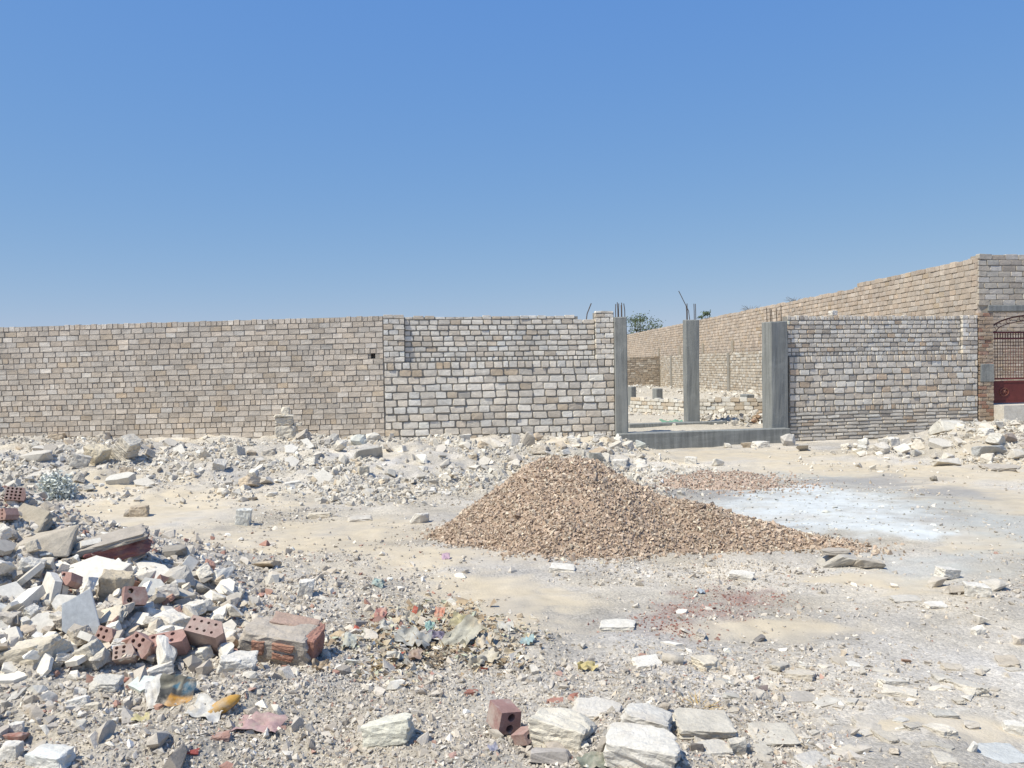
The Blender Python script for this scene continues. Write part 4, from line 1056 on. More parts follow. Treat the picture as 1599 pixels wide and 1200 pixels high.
fired(168, 1012, 0.13, 0.10, 0.085, 3, 2, 0.012, (25, 12, -15), 'smallest red perforated brick piece, left of the others', 0.03, 3)
fired(222, 1040, 0.16, 0.12, 0.11, 3, 3, 0.013, (28, 25, -20), 'red perforated brick tilted down to the right', 0.02, 4)
fired(262, 1034, 0.24, 0.12, 0.11, 4, 2, 0.014, (62, -8, 8), 'long red perforated brick with dusty top showing holes', 0.03, 5, (0.33, 0.16, 0.13))
fired(194, 1050, 0.13, 0.11, 0.09, 3, 3, 0.011, (40, -6, 10), 'pale pink perforated brick piece half buried', 0.02, 6, (0.45, 0.33, 0.27))
fired(22, 790, 0.17, 0.12, 0.12, 5, 4, 0.010, (20, 10, 25), 'dark red perforated brick on top of the heap at the left edge', 0.02, 7)
fired(8, 818, 0.15, 0.12, 0.10, 4, 3, 0.011, (10, -10, -25), 'second dark red perforated brick at the left edge, below the first', 0.03, 8)
fired(788, 1150, 0.13, 0.15, 0.125, 1, 2, 0.022, (-8, 8, 28), 'red hollow brick half at the bottom, left of the cream blocks', 0.01, 9, (0.27, 0.125, 0.115))
put(K, 868, 1098, 34, 12, 'thin faded red brick shard behind the bottom cream blocks', (0.40, 0.22, 0.18), 12, name='brick_chip', cat='brick', mat='red_brick')
put(K, 898, 1092, 18, 12, 'dark red brick crumb right of the thin red shard', RDB, 30, name='brick_chip', cat='brick', mat='red_brick')
fired(822, 1168, 0.12, 0.10, 0.06, 2, 1, 0.014, (20, -12, 50), 'red brick shard right below the hollow brick half', 0.03, 11)
fired(322, 1030, 0.25, 0.20, 0.12, 5, 2, 0.010, (52, 12, -8), 'cement coated red brick left of the large brick chunk', 0.05, 12, (0.36, 0.25, 0.22))
for (px, py, w, h, lab) in ((880, 882, 0, 0, ''),):
    pass
put(B, 735, 1088, 24, 12, 'small flat red brick chip on the grey gravel, centre', RDB, 10, name='brick_chip', cat='brick', mat='red_brick')
put(K, 300, 1188, 20, 16, 'small bright red brick chip near the bottom left', (0.36, 0.10, 0.09), name='brick_chip', cat='brick', mat='red_brick')
put(K, 815, 1155, 16, 12, 'red brick crumb right of the hollow brick half', RDB, name='brick_chip', cat='brick', mat='red_brick')
put(B, 340, 1160, 34, 16, 'reddish flat shard below the pink plastic', (0.36, 0.22, 0.18), 20, name='brick_chip', cat='brick', mat='red_brick')
put(K, 20, 1165, 34, 30, 'red brown brick lump left of the lower left white blocks', RDB, name='brick_chip', cat='brick', mat='red_brick')
put(K, 190, 1068, 26, 14, 'dark red brick crumb beside the pale greenish tile', RDB, name='brick_chip', cat='brick', mat='red_brick')

# mortared brick chunk (largest dark piece of the heap)
g = hit(428, 1040)
e = empty('masonry_chunk', (g.x, g.y + .12, g.z + 0.02), R(-10)); tag(e, 'large chunk of red bricks in grey mortar, lowest piece of the left heap', 'masonry')
e.rotation_euler = (R(14), R(8), R(-10))
link('mortar', BLOCK[3], 'rubble', e, (0, 0, 0.085), (0, 0, 0), (0.44, 0.25, 0.20), (0.46, 0.415, 0.37))
for (x, z, sx, sz) in ((-0.07, 0.10, 0.075, 0.085), (0.075, 0.125, 0.13, 0.042), (0.075, 0.070, 0.13, 0.042)):
    link('brick', BLOCK[4], 'red_brick', e, (x, -0.098, z), (0, 0, 0), (sx, 0.06, sz), (0.40, 0.225, 0.17))
link('brick', BLOCK[6], 'red_brick', e, (0.185, 0.02, 0.10), (0, 0, 0), (0.11, 0.20, 0.15), (0.36, 0.20, 0.165))
link('brick', BLOCK[9], 'red_brick', e, (0.06, 0.07, 0.140), (R(3), R(3), 0.08), (0.28, 0.11, 0.09), (0.42, 0.31, 0.265))
# red sided concrete piece
g = hit(172, 884)
e = empty('masonry_chunk', (g.x, g.y + .10, g.z + 0.04), R(14)); tag(e, 'long concrete piece with a dark red side lying across the left heap', 'masonry')
e.rotation_euler = (R(12), R(-14), R(16))
link('concrete', BLOCK[8], 'rubble', e, (0, 0, 0.12), (0, 0, 0), (0.52, 0.24, 0.055), (0.40, 0.365, 0.33))
link('brick', BLOCK[9], 'red_brick', e, (0.03, -0.01, 0.05), (0, 0, 0), (0.44, 0.20, 0.12), (0.25, 0.115, 0.115))

# clay pipe fragment
g = hit(1052, 1040); bm = bmesh.new()
ro, ri, L = 0.028, 0.021, 0.12
rings = []
for x, r_ in ((-L / 2, ri), (-L / 2, ro), (L / 2, ro), (L / 2, ri)):
    rings.append([bm.verts.new((x, r_ * math.cos(t), r_ * math.sin(t))) for t in np.linspace(0, 2 * math.pi, 15)[:-1]])
for i in range(4):
    a, b_ = rings[i], rings[(i + 1) % 4]
    for k in range(14): bm.faces.new((a[k], a[(k + 1) % 14], b_[(k + 1) % 14], b_[k]))
bmesh.ops.recalc_face_normals(bm, faces=bm.faces[:])
o = link('pipe_fragment', bm_mesh('pipe_fragment', bm, True), 'rubble', None, (g.x, g.y + .03, g.z + ro * .8), (0, R(4), R(-14)), (1, 1, 1), (0.50, 0.46, 0.41)); tag(o, 'short grey pipe fragment on the rubble, lower centre right', 'pipe')

# ------------------------------------------------------------------ REPEATED RUBBLE, one by one
PALS = {'berm': [(5, (0.60, 0.565, 0.515)), (3, (0.52, 0.485, 0.44)), (2.2, (0.69, 0.66, 0.61)), (1, (0.50, 0.425, 0.34)), (1, (0.43, 0.40, 0.37))],
        'heap': [(13, (0.70, 0.675, 0.63)), (3, (0.60, 0.55, 0.475)), (2, (0.47, 0.43, 0.385)), (0.8, (0.38, 0.23, 0.195)), (1, (0.53, 0.455, 0.37))],
        'field': [(4, (0.56, 0.515, 0.465)), (3, (0.64, 0.605, 0.555)), (2, (0.47, 0.43, 0.385))]}
MARKS = {'berm': [(437, 670, 'masonry stub'), (190, 700, 'leaning brick stack'), (146, 712, 'yellow topped block'), (52, 712, 'wide far left rock'), (78, 760, 'dry bush'), (503, 745, 'large standing tile'), (571, 700, 'big grey boulder'),
                  (520, 685, 'round grey stone'), (805, 690, 'leaning grey plate'), (725, 684, 'white crest stone'), (880, 712, 'gravel summit'), (1004, 695, 'pale greenish stone'), (454, 715, 'two white tiles'), (185, 750, 'long slanting slab'),
                  (366, 708, 'sandy bank block'), (278, 705, 'white tile plate'), (567, 735, 'cream cube block'), (660, 763, 'white flat slab'), (392, 778, 'toe stone'), (600, 690, 'joint of walls'), (968, 725, 'white block by gravel')],
         'right': [(1380, 675, 'grey brown rock'), (1492, 655, 'broad crest rock'), (1556, 705, 'blue grey rock'), (1580, 690, 'brown rock'), (1543, 678, 'white high block'), (1565, 665, 'white rock by gate'), (1572, 732, 'wide toe rock'), (1396, 690, 'white upright block'), (1475, 698, 'pale middle slab'), (1485, 722, 'pale toe rock'), (1440, 688, 'white left rock')],
         'heap': [(62, 845, 'big flat rock'), (135, 905, 'largest marble slab'), (228, 890, 'broken edged slab'), (112, 965, 'tall shade-tinted slab'), (32, 940, 'long white plank'), (176, 915, 'sandy block'), (284, 945, 'white tile bar'), (245, 985, 'square cream slab'), (42, 1015, 'broad cream stone'),
                  (140, 1020, 'upright grey stone'), (366, 1035, 'white angular stone'), (420, 1000, 'large brick chunk'), (262, 1020, 'long perforated brick'), (158, 1070, 'flat cream chunk'), (172, 865, 'red sided piece'), (300, 905, 'mortar lump'), (417, 877, 'tan boulder'), (15, 800, 'dark red bricks'), (208, 950, 'capped hollow brick'), (248, 1050, 'white tile block')],
         'field': [(880, 1140, 'largest cream block'), (1008, 1175, 'long rough block'), (1106, 1130, 'big flat stone'), (966, 975, 'white flat stone'), (1108, 1037, 'white tan stone'), (1050, 1030, 'pipe fragment'), (1160, 900, 'long white stone'), (1150, 930, 'red stain'), (1200, 975, 'orange sand'), (1318, 870, 'gravel tip rock'), (1484, 895, 'white angular stone'),
                   (1531, 925, 'bright pointed stone'), (1420, 940, 'flat pale flake'), (1372, 1135, 'flat brownish stone'), (1258, 1095, 'half buried stone'), (1095, 1100, 'straw'), (1575, 1185, 'bluish corner sheet'), (917, 1046, 'yellow scrap'), (1190, 1074, 'dark oval stone'), (1215, 1155, 'broad dusty stone')]}
USED = set()
def own_label(kind, c, spx, px, py, marks, where):
    lum = 0.3 * c[0] + 0.6 * c[1] + 0.1 * c[2]
    cn = 'reddish' if c[0] > 1.55 * c[1] else 'tan' if c[0] > 1.38 * c[2] else 'white' if lum > .60 else 'pale grey' if lum > .50 else 'grey' if lum > .40 else 'dark grey'
    sn = 'small' if spx < 13 else 'medium' if spx < 20 else 'large'
    kn = ('rock', 'block', 'plate')[kind]
    for mx, my, mn in sorted(marks, key=lambda m_: (m_[0] - px) ** 2 + ((m_[1] - py) * 1.6) ** 2):
        dx, dy = px - mx, (py - my) * 1.6
        rel = ('left of' if dx < 0 else 'right of') if abs(dx) > abs(dy) else ('behind' if dy < 0 else 'in front of')
        for far_ in ('', 'further '):
            lab = f'{sn} {cn} {kn} in {where}, {far_}{rel} the {mn}'
            if lab not in USED:
                USED.add(lab); return lab
    return f'{sn} {cn} {kn} in the {where}'
def zone_pieces(count, sampler, smin, smax, pal, marks, where, group, nm='rubble_stone', sep=0.8, liftmax=0.0, wts=(5, 2.5, 2.5), flat=False):
    n_ok = 0; tries = 0
    while n_ok < count and tries < count * 30:
        tries += 1
        px, py = sampler()
        g = hit(px, py)
        k = g.y / FPX
        spx = math.exp(random.uniform(math.log(smin), math.log(smax))); s = spx * k
        if any((g.x - a) ** 2 + (g.y - b_) ** 2 < ((0.5 * s + c) * sep) ** 2 for a, b_, c in PLACED): continue
        if PILE(np.array([g.x]), np.array([g.y]))[0] > -0.05: continue
        kind = random.choices((0, 1, 2), wts)[0]
        sx, sy, sz = s * random.uniform(.8, 1.2), s * random.uniform(.6, 1.0), s * random.uniform(.5, .8)
        tl = 0.5
        if flat: sz = s * random.uniform(.16, .3); tl = 0.14; sy = s * random.uniform(.5, .8)
        if kind == 2: sz = s * random.uniform(.12, .25); tl = 0.7
        shp = (CHUNK, BLOCK, SLAB)[kind]
        c = jitter_col(random.choices(pal, [p_[0] for p_ in pal])[0][1])
        red = c[0] > 1.7 * c[1]
        me = random.choice(shp)
        rot = (random.uniform(-tl, tl), random.uniform(-tl, tl), random.uniform(0, 6.28))
        Rm = Euler(rot).to_matrix(); ext = sum(abs(Rm[2][i]) * q for i, q in enumerate((sx, sy, sz))) * .5
        o = link(('rubble_rock', 'rubble_block', 'rubble_plate')[kind] if not flat else 'half_buried_stone', me, ('rubble', 'limestone', 'marble')[kind], None, (g.x, g.y, ground_under(g, sx, sy) + ext * (.56 if not flat else .30) + random.uniform(0, liftmax)), rot, (sx, sy, sz), c)
        tag(o, own_label(kind, c, spx, px, py, marks, where), 'stone', group); PLACED.append((g.x, g.y, s * .5)); n_ok += 1
def tri_range(x0, x1, y0f, y1f):
    def f():
        x = random.uniform(x0, x1); return x, random.uniform(y0f(x), y1f(x))
    return f
zone_pieces(140, tri_range(0, 1010, lambda x: 688, lambda x: 772 if x < 700 else 735), 9, 26, PALS['berm'], MARKS['berm'], 'rubble bank', 'stones of the long rubble bank')
zone_pieces(45, tri_range(1320, 1599, lambda x: 700 - (x - 1320) * .16, lambda x: 712 + (x - 1320) * .09), 9, 26, PALS['berm'], MARKS['right'], 'right heap', 'stones of the right rubble heap')
zone_pieces(165, tri_range(0, 370, lambda x: 830 + x * .22, lambda x: 1060 - x * .06), 16, 50, PALS['heap'], MARKS['heap'], 'left heap', 'stones of the left foreground heap', sep=0.46, liftmax=0.07, wts=(3, 4, 5))
zone_pieces(28, tri_range(820, 1599, lambda x: 900, lambda x: 1195), 11, 26, PALS['field'], MARKS['field'], 'open ground', 'loose stones at lower right')
zone_pieces(60, tri_range(1120, 1590, lambda x: 1035, lambda x: 1196), 16, 56, [(4, (0.54, 0.505, 0.45)), (3, (0.59, 0.555, 0.50)), (2, (0.50, 0.46, 0.405))], MARKS['field'] + [(1300, 1060, 'pale plain'), (1440, 1130, 'yellowish sand'), (1522, 1165, 'small corner stone')],
            'dusty ground', 'half buried flat stones at lower right', wts=(1, 4, 0), flat=True, sep=0.75)
IN = [(1081, 660, 'middle post'), (1200, 660, 'broad post'), (1110, 668, 'rear beam'), (1167, 640, 'square stub'), (1150, 645, 'low white wall')]
zone_pieces(14, tri_range(1142, 1192, lambda x: 655, lambda x: 668), 8, 15, [(3, (0.42, 0.40, 0.37)), (2, (0.36, 0.345, 0.325)), (2, (0.52, 0.485, 0.43))], IN, 'walled plot', 'rubble pile inside the plot', sep=0.5, liftmax=0.12)
zone_pieces(9, tri_range(1166, 1194, lambda x: 655, lambda x: 666), 7, 11, [(3, (0.42, 0.31, 0.23)), (2, (0.47, 0.37, 0.27)), (1, (0.36, 0.24, 0.18))], IN, 'walled plot', 'rubble pile inside the plot', sep=0.5, liftmax=0.15, wts=(0, 1, 0))

# ------------------------------------------------------------------ SMALL RUBBLE (nobody could count it)
def scatter(name, n, sampler, size, sig, palette, label, sink=0.36, shp=SMALL, flat=(0.45, 0.85), mat='rubble', maxs=0.12, tilt=math.pi):
    x, y = sampler(n); n = len(x)
    sz = np.minimum(size(x, y) * np.exp(rng.normal(0, sig, n)), maxs)
    S = np.stack([sz * rng.uniform(.8, 1.3, n), sz * rng.uniform(.6, 1.1, n), sz * rng.uniform(*flat, n)], -1)
    P = np.stack([x, y, H(x, y) + S[:, 2] * (0.5 - sink)], -1)
    pal = np.array([c for w_, c in palette]); ww = np.array([w_ for w_, c in palette], float)
    C = pal[rng.choice(len(pal), n, p=ww / ww.sum())] * np.exp(rng.normal(0, 0.14, n))[:, None]
    me = joined(name, shp, rng.integers(0, len(shp), n), P, rand_rot(n, tilt), S, np.clip(C, 0.02, 0.78))
    o = link(name, me, mat); tag(o, label, 'rubble', kind='stuff'); return o
def world_sampler(x0, x1, y0, y1, dens):
    """x limits as a share of distance, distance spread so near ground gets its due"""
    def f(n):
        out_x, out_y, got = [], [], 0
        while got < n:
            m_ = n * 2
            y = np.exp(rng.uniform(math.log(y0), math.log(y1), m_)); x = rng.uniform(x0, x1, m_) * y
            ok = rng.random(m_) < dens(x, y)
            out_x.append(x[ok]); out_y.append(y[ok]); got += int(ok.sum())
        return np.concatenate(out_x)[:n], np.concatenate(out_y)[:n]
    return f
def d_field(x, y):
    s = sand_mask(x, y); g = np.maximum(many(x, y, CEM_GREY, soft=.4), 0)
    n1 = np.clip(0.42 + 1.7 * fbm(x * 1.1, y * 1.1, 90, 3), 0.05, 1)
    d = n1 * (1 - 0.93 * s) * (1 - 0.85 * g) * (1 - many(x, y, CEM_WHITE, soft=.45))
    d = d * np.where(PILE(x, y) > -0.02, 0, 1)
    d = d * (1 - 0.6 * sstep(0.9, 2.2, x) * (1 - sstep(5.5, 7.5, y)))
    return d
def d_rubble(x, y):
    return np.clip(rough(x, y), 0, 1) * np.clip(0.42 + 2.4 * fbm(x * 1.1, y * 1.1, 91, 3), 0.03, 1) * (1 - 0.75 * sand_mask(x, y)) * np.where(PILE(x, y) > -0.02, 0, 1)
FIELD = [(6, (0.49, 0.45, 0.405)), (4, (0.55, 0.51, 0.465)), (2, (0.64, 0.605, 0.56)), (1.5, (0.42, 0.385, 0.345)), (0.35, (0.40, 0.26, 0.22)), (0.8, (0.52, 0.445, 0.36))]
scatter('gravel_field', 42000, world_sampler(-0.72, 0.72, 2.9, 13.5, d_field), lambda x, y: 0.0085 + 0.0010 * y, 0.5, FIELD,
        'small grey stones and grit strewn over the open ground', maxs=0.07, shp=TINY)
BERM = [(6, (0.52, 0.49, 0.445)), (4, (0.58, 0.55, 0.50)), (1.3, (0.67, 0.64, 0.595)), (2.5, (0.45, 0.42, 0.38)), (1, (0.53, 0.455, 0.36))]
scatter('rubble_debris', 38000, world_sampler(-0.75, 0.80, 10.8, 19.6, lambda x, y: d_rubble(x, y)), lambda x, y: 0.036 + 0 * x, 0.55, BERM,
        'broken stone debris banked up along the walls', maxs=0.16)
scatter('heap_debris', 14000, world_sampler(-0.85, -0.05, 3.2, 9.5, lambda x, y: np.clip(np.exp(-((x + 4.1) / 2.2) ** 2 - ((y - 6.0) / 1.9) ** 2), 0, 1)), lambda x, y: 0.026 + 0 * x, 0.55,
        [(5, (0.48, 0.44, 0.395)), (3, (0.60, 0.56, 0.51)), (1.6, (0.69, 0.66, 0.61)), (0.7, (0.37, 0.22, 0.185)), (2, (0.40, 0.36, 0.32))],
        'small broken debris between the pieces of the left heap', maxs=0.13)
scatter('coarse_gravel', 20000, world_sampler(-0.75, 0.35, 2.9, 5.6, lambda x, y: np.clip(np.exp(-((x + 0.9) / 1.9) ** 2 - ((y - 3.9) / 1.0) ** 2) * 1.3, 0, 1)), lambda x, y: 0.0108 + 0 * x, 0.42,
        [(6, (0.52, 0.48, 0.43)), (3, (0.57, 0.53, 0.48)), (2, (0.47, 0.43, 0.385)), (0.35, (0.40, 0.265, 0.225)), (0.8, (0.62, 0.585, 0.54))],
        'coarse grey gravel covering the foreground slope', maxs=0.07, shp=TINY)
def d_in(x, y): return np.clip(0.35 + 1.6 * fbm(x * .5, y * .5, 93, 3), 0.02, 1) * (y > wall_line(x) + 1.2)
scatter('plot_debris', 2200, world_sampler(0.12, 0.32, 22, 50, d_in), lambda x, y: 0.075 + 0 * x, 0.5, BERM, 'pale rubble scattered inside the walled plot', maxs=0.35)
def d_red(x, y): return np.clip(many(x, y, RED, soft=.6, amp=1.0), 0, 1)
scatter('brick_crumbs', 900, world_sampler(0.05, 0.4, 4.8, 8.0, d_red), lambda x, y: 0.0105 + 0 * x, 0.4,
        [(4, (0.31, 0.165, 0.14)), (2, (0.38, 0.24, 0.21)), (1, (0.27, 0.14, 0.125))], 'crushed red brick crumbs on the ground at lower centre', mat='red_brick', maxs=0.04)
def d_cem(x, y): return np.clip(many(x, y, CEM_GREY, soft=.4), 0, 1)
scatter('cement_crumbs', 450, world_sampler(0.2, 0.62, 7.5, 14, d_cem), lambda x, y: 0.013 + 0 * x, 0.5, [(3, (0.31, 0.30, 0.285)), (1, (0.45, 0.435, 0.415))], 'dark crumbs of set cement on the whitened ground', maxs=0.05)
def d_white(x, y): return np.clip(many(x, y, CEM_WHITE, soft=.45), 0, 1)
scatter('cement_crust', 450, world_sampler(0.2, 0.62, 7.5, 14, d_white), lambda x, y: 0.024 + 0 * x, 0.6, [(3, (0.60, 0.615, 0.595)), (1, (0.50, 0.51, 0.49))], 'pale crust and powder lumps of spilled cement', maxs=0.12, flat=(0.12, 0.3), tilt=0.25, shp=TINY)

# ------------------------------------------------------------------ LITTER
def sheet(name, w, d, amp, seed, colfn, n=11, fold=0.0):
    r = random.Random(seed); V, C = [], []
    for j in range(n):
        for i in range(n):
            u, v = i / (n - 1) - .5, j / (n - 1) - .5
            edge = 1 + 0.25 * mnoise.noise(Vector((math.atan2(v, u) * 1.5, seed, 0)))
            p = Vector((u * 3, v * 3, seed * 1.7))
            z = amp * (mnoise.fractal(p, 0.7, 2.1, 4) + 0.7 * abs(mnoise.noise(p * 2.2))) + fold * abs(u)
            V.append(((u * edge + 0.10 * mnoise.noise(p + Vector((9, 0, 0)))) * w, (v * edge + 0.10 * mnoise.noise(p + Vector((0, 9, 0)))) * d, z)); C.append(colfn(u, v, r))
    q = [(j * n + i, j * n + i + 1, (j + 1) * n + i + 1, (j + 1) * n + i) for j in range(n - 1) for i in range(n - 1)]
    V = np.array(V); V[:, 2] -= np.percentile(V[:, 2], 20)
    return np_mesh(name, V, np.array(q), np.array(C), True)
def litter(nm, px, py, w, h, label, colr, seed, tx=0, ty=0, amp=0.25, cat='litter', dk=1.6, fold=0.0, dust=0.30):
    g = hit(px, py); k = g.y / FPX
    fn0 = colr if callable(colr) else (lambda u, v, r: colr)
    fn = lambda u, v, r: tuple((0.92 - dust) * q_ + dust * w_ for q_, w_ in zip(fn0(u, v, r), (0.48, 0.43, 0.36)))
    me = sheet(nm, w * k, h * k * dk, w * k * amp, seed, fn, fold=fold)
    rx = R(tx); up_ = math.sin(abs(rx)) * h * k * dk * .5
    o = link(nm, me, 'litter', None, (g.x, g.y + h * k * .3, g.z + 0.008 + up_ * .9), (rx, R(ty), random.uniform(-.4, .4))); o.color = (1, 1, 1, 1)
    tag(o, label, cat); return o
def pack(u, v, r):
    a = mnoise.noise(Vector((u * 3.1, v * 3.1, 4.0))); b_ = mnoise.noise(Vector((u * 4.0, v * 4.0, 11.0)))
    if v < -0.12 and u > -0.25 + a * .3: return (0.50, 0.25, 0.04)
    if b_ > 0.16 and u > -0.1: return (0.03, 0.13, 0.22)
    if v > 0.05 + a * .2 and u < 0.12: return (0.24, 0.23, 0.19)
    return (0.035, 0.038, 0.042)
litter('food_packet', 272, 1112, 54, 40, 'crumpled black snack packet with orange and blue print', pack, 1, 58, 6, .10, 'packet', 1.15, dust=0.02)
litter('plastic_sheet', 240, 1104, 30, 34, 'white crumpled plastic behind the black snack packet', (0.66, 0.67, 0.68), 2, 35, -10, .22, 'plastic')
litter('plastic_sheet', 322, 1124, 50, 26, 'white torn plastic sheet right of the black snack packet', (0.70, 0.71, 0.72), 3, 22, 12, .2, 'plastic')
litter('plastic_sheet', 212, 1130, 40, 12, 'yellowish wrapper strip under the snack packet', (0.55, 0.50, 0.22), 4, 8, 0, .2, 'plastic')
# mustard pouch: a stuffed roll
g = hit(346, 1118); bm = bmesh.new(); bmesh.ops.create_uvsphere(bm, u_segments=16, v_segments=10, radius=1)
for v in bm.verts:
    v.co = Vector((v.co.x * 0.088, v.co.y * 0.034, v.co.z * 0.030)) ; v.co += Vector(mnoise.noise_vector(v.co * 40)) * 0.006
o = link('pouch', bm_mesh('pouch', bm, True), 'litter', None, (g.x, g.y + .02, g.z + 0.035), (0, R(-24), R(20)), (1, 1, 1), (0.52, 0.30, 0.07)); tag(o, 'mustard yellow stuffed pouch beside the white plastic sheet', 'pouch')
litter('plastic_sheet', 402, 1142, 76, 26, 'pinkish purple plastic film half buried on the gravel', (0.42, 0.24, 0.28), 6, 10, 0, .16, 'plastic')
litter('plastic_bag', 722, 1012, 70, 50, 'grey translucent plastic bag stretched over the litter', (0.40, 0.41, 0.37), 7, 40, -36, .16, 'bag', 0.75)
litter('plastic_bag', 644, 1014, 56, 30, 'white and blue plastic bag lying in the litter', lambda u, v, r: (0.20, 0.25, 0.32) if u > .1 else (0.44, 0.47, 0.49), 8, 24, 10, .3, 'bag', 1.1)
for i, (px, py, w, h, c, lab) in enumerate((
        (686, 968, 15, 13, (0.66, 0.13, 0.04), 'bright orange wrapper at the top of the litter patch'), (594, 970, 18, 16, (0.42, 0.05, 0.06), 'red wrapper at the left top of the litter patch'),
        (680, 1003, 24, 10, (0.07, 0.07, 0.30), 'dark blue wrapper in the middle of the litter'), (720, 983, 34, 18, (0.52, 0.48, 0.22), 'yellowish foam scrap behind the grey bag'),
        (757, 1014, 26, 20, (0.62, 0.55, 0.46), 'cream paper scrap right of the grey bag'), (670, 986, 16, 16, (0.10, 0.40, 0.42), 'teal plastic scrap above the dark blue wrapper'),
        (648, 1032, 22, 14, (0.16, 0.05, 0.045), 'dark red crumpled wrapper under the white and blue bag'), (824, 1008, 22, 14, (0.16, 0.42, 0.55), 'sky blue plastic scrap right of the litter'),
        (696, 874, 13, 10, (0.40, 0.22, 0.46), 'lilac plastic scrap before the gravel heap'), (590, 918, 18, 8, (0.25, 0.50, 0.56), 'cyan plastic scrap on the ground above the litter'),
        (756, 1040, 46, 14, (0.62, 0.60, 0.54), 'curled white paper strip at the front of the litter'), (640, 975, 28, 12, (0.60, 0.56, 0.48), 'white paper scrap left of the orange wrapper'),
        (605, 985, 24, 14, (0.60, 0.61, 0.60), 'white plastic scrap below the red wrapper'), (790, 985, 26, 14, (0.55, 0.58, 0.60), 'pale film scrap right of the grey bag top'),
        (480, 1032, 30, 10, (0.44, 0.42, 0.52), 'pale violet film right of the brick chunk'), (432, 1036, 30, 8, (0.06, 0.065, 0.08), 'black rag under the brick chunk'),
        (917, 1050, 28, 10, (0.62, 0.52, 0.14), 'yellow plastic scrap on the grey gravel, lower centre'), (545, 1012, 20, 22, (0.50, 0.58, 0.56), 'pale mint plastic scrap left of the litter'),
        (770, 1176, 14, 10, (0.12, 0.18, 0.42), 'small blue scrap near the bottom edge'), (525, 1000, 26, 12, (0.50, 0.37, 0.22), 'brown paper scrap right of the brick chunk'),
        (500, 1050, 30, 12, (0.45, 0.30, 0.16), 'curled brown leaf like wrapper below the brick chunk'), (1095, 928, 12, 8, (0.25, 0.40, 0.62), 'tiny blue scrap left of the red stained ground'))):
    litter('plastic_scrap' if 'paper' not in lab else 'paper_scrap', px, py, w, h, lab, c, 20 + i, random.uniform(10, 40), random.uniform(-20, 20), .3, 'scrap', dust=0.42)
litter('plastic_sheet', 1050, 662, 34, 9, 'green plastic sheet lying inside the plot left of the middle post', (0.06, 0.34, 0.22), 50, 6, 0, .12, 'plastic', 3.0)
litter('cloth', 925, 1204, 46, 26, 'dark green rag between stones at the bottom edge', (0.10, 0.15, 0.13), 51, 25, 0, .2, 'cloth', 1.0)
# countless small scraps
LIT = ell(665, 1000, 135, 50)
def d_lit(x, y): return np.clip(emask(x, y, LIT, soft=.6, amp=.6) , 0, 1)
x, y = world_sampler(-0.4, 0.12, 4.2, 6.4, d_lit)(2200); n = len(x)
flake = [(lambda V: V)(np.array([(-.5, -.5, .1 * a), (.5, -.4, -.1), (.45, .5, .25 * b_), (-.4, .5, -.15), (0, 0, .3 * c_)], np.float32)) for a, b_, c_ in ((1, 1, 1), (-1, 1, .5), (2, -1, -1), (1, 2, -.6))]
fv = [(V, np.array([(0, 1, 4), (1, 2, 4), (2, 3, 4), (3, 0, 4)], np.int32)) for V in flake]
sz = 0.019 * np.exp(rng.normal(0, .45, n)); S = np.stack([sz * rng.uniform(.8, 1.8, n), sz * rng.uniform(.4, 1, n), sz], -1)
pal = np.array([(.50, .42, .30), (.42, .32, .21), (.60, .58, .53), (.55, .52, .42), (.36, .27, .18), (.30, .36, .46), (.50, .52, .40), (.45, .12, .08)]); pw_ = np.array([5, 4, 4, 3, 3, .6, 1, .4])
C = pal[rng.choice(len(pal), n, p=pw_ / pw_.sum())]
me = joined('litter_scraps', fv, rng.integers(0, 4, n), np.stack([x, y, H(x, y) + .012 + sz * .3 * rng.random(n)], -1), rand_rot(n, .8), S, C)
tag(link('litter_scraps', me, 'litter'), 'brownish paper and straw scraps mixed into the litter patch', 'litter', kind='stuff')
# straw tuft lower right
def tuft(nm, px, py, w, h, n_, mat, label, cat, seed, rad=0.003, curl=0.5):
    r = random.Random(seed); g = hit(px, py); k = g.y / FPX; bm = bmesh.new()
    for _ in range(n_):
        a = r.uniform(0, 6.28); rr = r.uniform(0, .25) * w * k; l_ = r.uniform(.5, 1.0)
        p0 = Vector((rr * math.cos(a), rr * math.sin(a), -0.01)); d_ = Vector((math.cos(a + r.uniform(-.8, .8)) * w * k * .5, math.sin(a) * w * k * .5, h * k * r.uniform(.4, 1.0))) * l_
        mid = p0 + d_ * .5 + Vector((r.uniform(-1, 1), r.uniform(-1, 1), r.uniform(-.2, .6))) * w * k * .10 * curl
        add_tube(bm, [p0, mid, p0 + d_], rad, 3, rad * .4)
    o = link(nm, bm_mesh(nm, bm), mat, None, (g.x, g.y + w * k * .2, g.z)); tag(o, label, cat); return o
tuft('straw_tuft', 1095, 1108, 62, 18, 26, 'straw', 'dry yellow straw behind the big flat dusty stone', 'straw', 3, 0.0028)
tuft('straw_tuft', 575, 1050, 60, 18, 30, 'straw', 'tangle of dry brown straw at the left of the litter', 'straw', 4, 0.003)
tuft('straw_tuft', 700, 1034, 60, 18, 40, 'twig', 'tangle of brown twigs below the grey bag', 'straw', 5, 0.003)
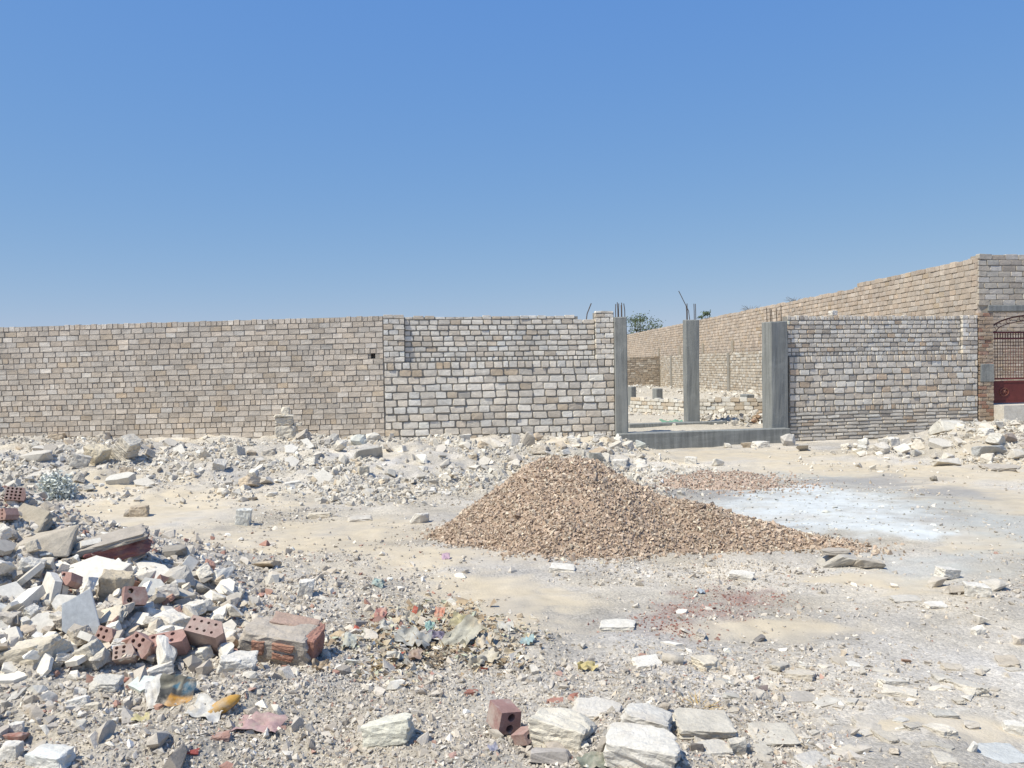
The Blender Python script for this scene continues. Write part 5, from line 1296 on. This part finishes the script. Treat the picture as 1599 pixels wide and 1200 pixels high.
# dry grey bush on the left
g = hit(78, 782); e = empty('dry_bush', (g.x, g.y + .2, g.z - .02)); tag(e, 'round pale grey dried bush at the left end of the rubble bank', 'bush')
r = random.Random(4); bm = bmesh.new(); bl = bmesh.new(); rad = 30 * g.y / FPX
for _ in range(260):
    d_ = Vector((r.gauss(0, 1), r.gauss(0, 1), abs(r.gauss(0, 1)))).normalized() * rad * r.uniform(.7, 1.05); d_.z *= 1.5
    mid = d_ * .5 + Vector((r.uniform(-1, 1), r.uniform(-1, 1), r.uniform(0, 1))) * rad * .18
    add_tube(bm, [(0, 0, 0), mid, d_], 0.006, 3, 0.002)
    for _k in range(9):
        t = r.uniform(.45, 1.05); c_ = d_ * t + Vector((r.gauss(0, 1), r.gauss(0, 1), r.gauss(0, 1))) * rad * .09
        u = Vector((r.gauss(0, 1), r.gauss(0, 1), r.gauss(0, 1))).normalized() * .03; w_ = u.orthogonal().normalized() * .015
        bl.faces.new([bl.verts.new(c_ - u), bl.verts.new(c_ + w_), bl.verts.new(c_ + u), bl.verts.new(c_ - w_)])
link('stems', bm_mesh('stems', bm), 'dry_leaf', e); link('foliage', bm_mesh('foliage', bl), 'dry_leaf', e)

# ------------------------------------------------------------------ TREES BEYOND THE WALL
def tree(px, pytop, D, wpx, label, seed, nleaf=1500, zb=0.0):
    r = random.Random(seed); top = at(px, pytop, D); e = empty('tree', (top.x, top.y, zb)); tag(e, label, 'tree', 'trees beyond the tall beige wall')
    Ht = top.z - zb; rad = wpx * D / FPX / 2
    bm = bmesh.new(); add_tube(bm, [(0, 0, -.2), (.1, 0, Ht * .35), (0, .1, Ht * .62)], .16, 8, .08)
    tips = []
    for k in range(11):
        a = r.uniform(0, 6.28); q = Vector((math.cos(a) * rad * r.uniform(.2, .95), math.sin(a) * rad * r.uniform(.2, .9), Ht * r.uniform(.66, .97)))
        add_tube(bm, [(0, .05, Ht * r.uniform(.4, .6)), (q.x * .5, q.y * .5, Ht * .68), q], .05, 5, .015); tips.append(q)
    link('trunk', bm_mesh('trunk', bm), 'bark', e)
    V, Q, C = [], [], []
    for k in range(nleaf):
        t = tips[r.randrange(len(tips))]; s = rad * .27
        c_ = t + Vector((r.gauss(0, s), r.gauss(0, s), r.gauss(0, s * .6)))
        u = Vector((r.gauss(0, 1), r.gauss(0, 1), r.gauss(0, .7))).normalized() * r.uniform(.07, .14); w_ = u.cross(Vector((r.gauss(0, 1), r.gauss(0, 1), r.gauss(0, 1)))).normalized() * .05
        i = len(V); V += [c_ - u, c_ + w_, c_ + u, c_ - w_]; Q.append((i, i + 1, i + 2, i + 3))
        cc = r.uniform(.7, 1.3); C += [(.11 * cc, .14 * cc, .075 * cc)] * 4
    link('crown', np_mesh('crown', np.array([tuple(v) for v in V]), np.array(Q), np.array(C)), 'leaf', e)
tree(999, 493, 82, 54, 'green leafy tree top showing over the far end of the beige wall', 1)
tree(1103, 486, 60, 18, 'small green tree tip showing right of the middle post', 2, 500)
def twigs(px, py, D, wpx, hpx, label, seed):
    r = random.Random(seed); t = at(px, py, D); e = empty('dry_shrub', (t.x + .9, t.y, 0)); tag(e, label, 'shrub', 'dry shrubs behind the tall beige wall')
    zt_ = t.z; k = D / FPX; bm = bmesh.new(); add_tube(bm, [(0, 0, -.2), (-.2, 0, zt_ * .6), (-.5, 0, zt_ - hpx * k * .8)], .05, 6, .03)
    for _ in range(26):
        a = Vector((-.5 + r.uniform(-.5, .5) * wpx * k, r.uniform(-.3, .3), zt_ - hpx * k * r.uniform(.0, .5)))
        b0 = Vector((-.45 + r.uniform(-.1, .1), 0, zt_ - hpx * k * r.uniform(.8, 1.6)))
        add_tube(bm, [b0, (a + b0) / 2 + Vector((r.uniform(-.08, .08), 0, .05)), a], .012, 4, .005)
    link('branches', bm_mesh('branches', bm), 'twig', e)
twigs(1160, 477, 46, 34, 12, 'dry twigs over the beige wall left of the broad post', 1)
twigs(1228, 464, 41, 40, 12, 'dry twigs over the beige wall above the broad post', 2)
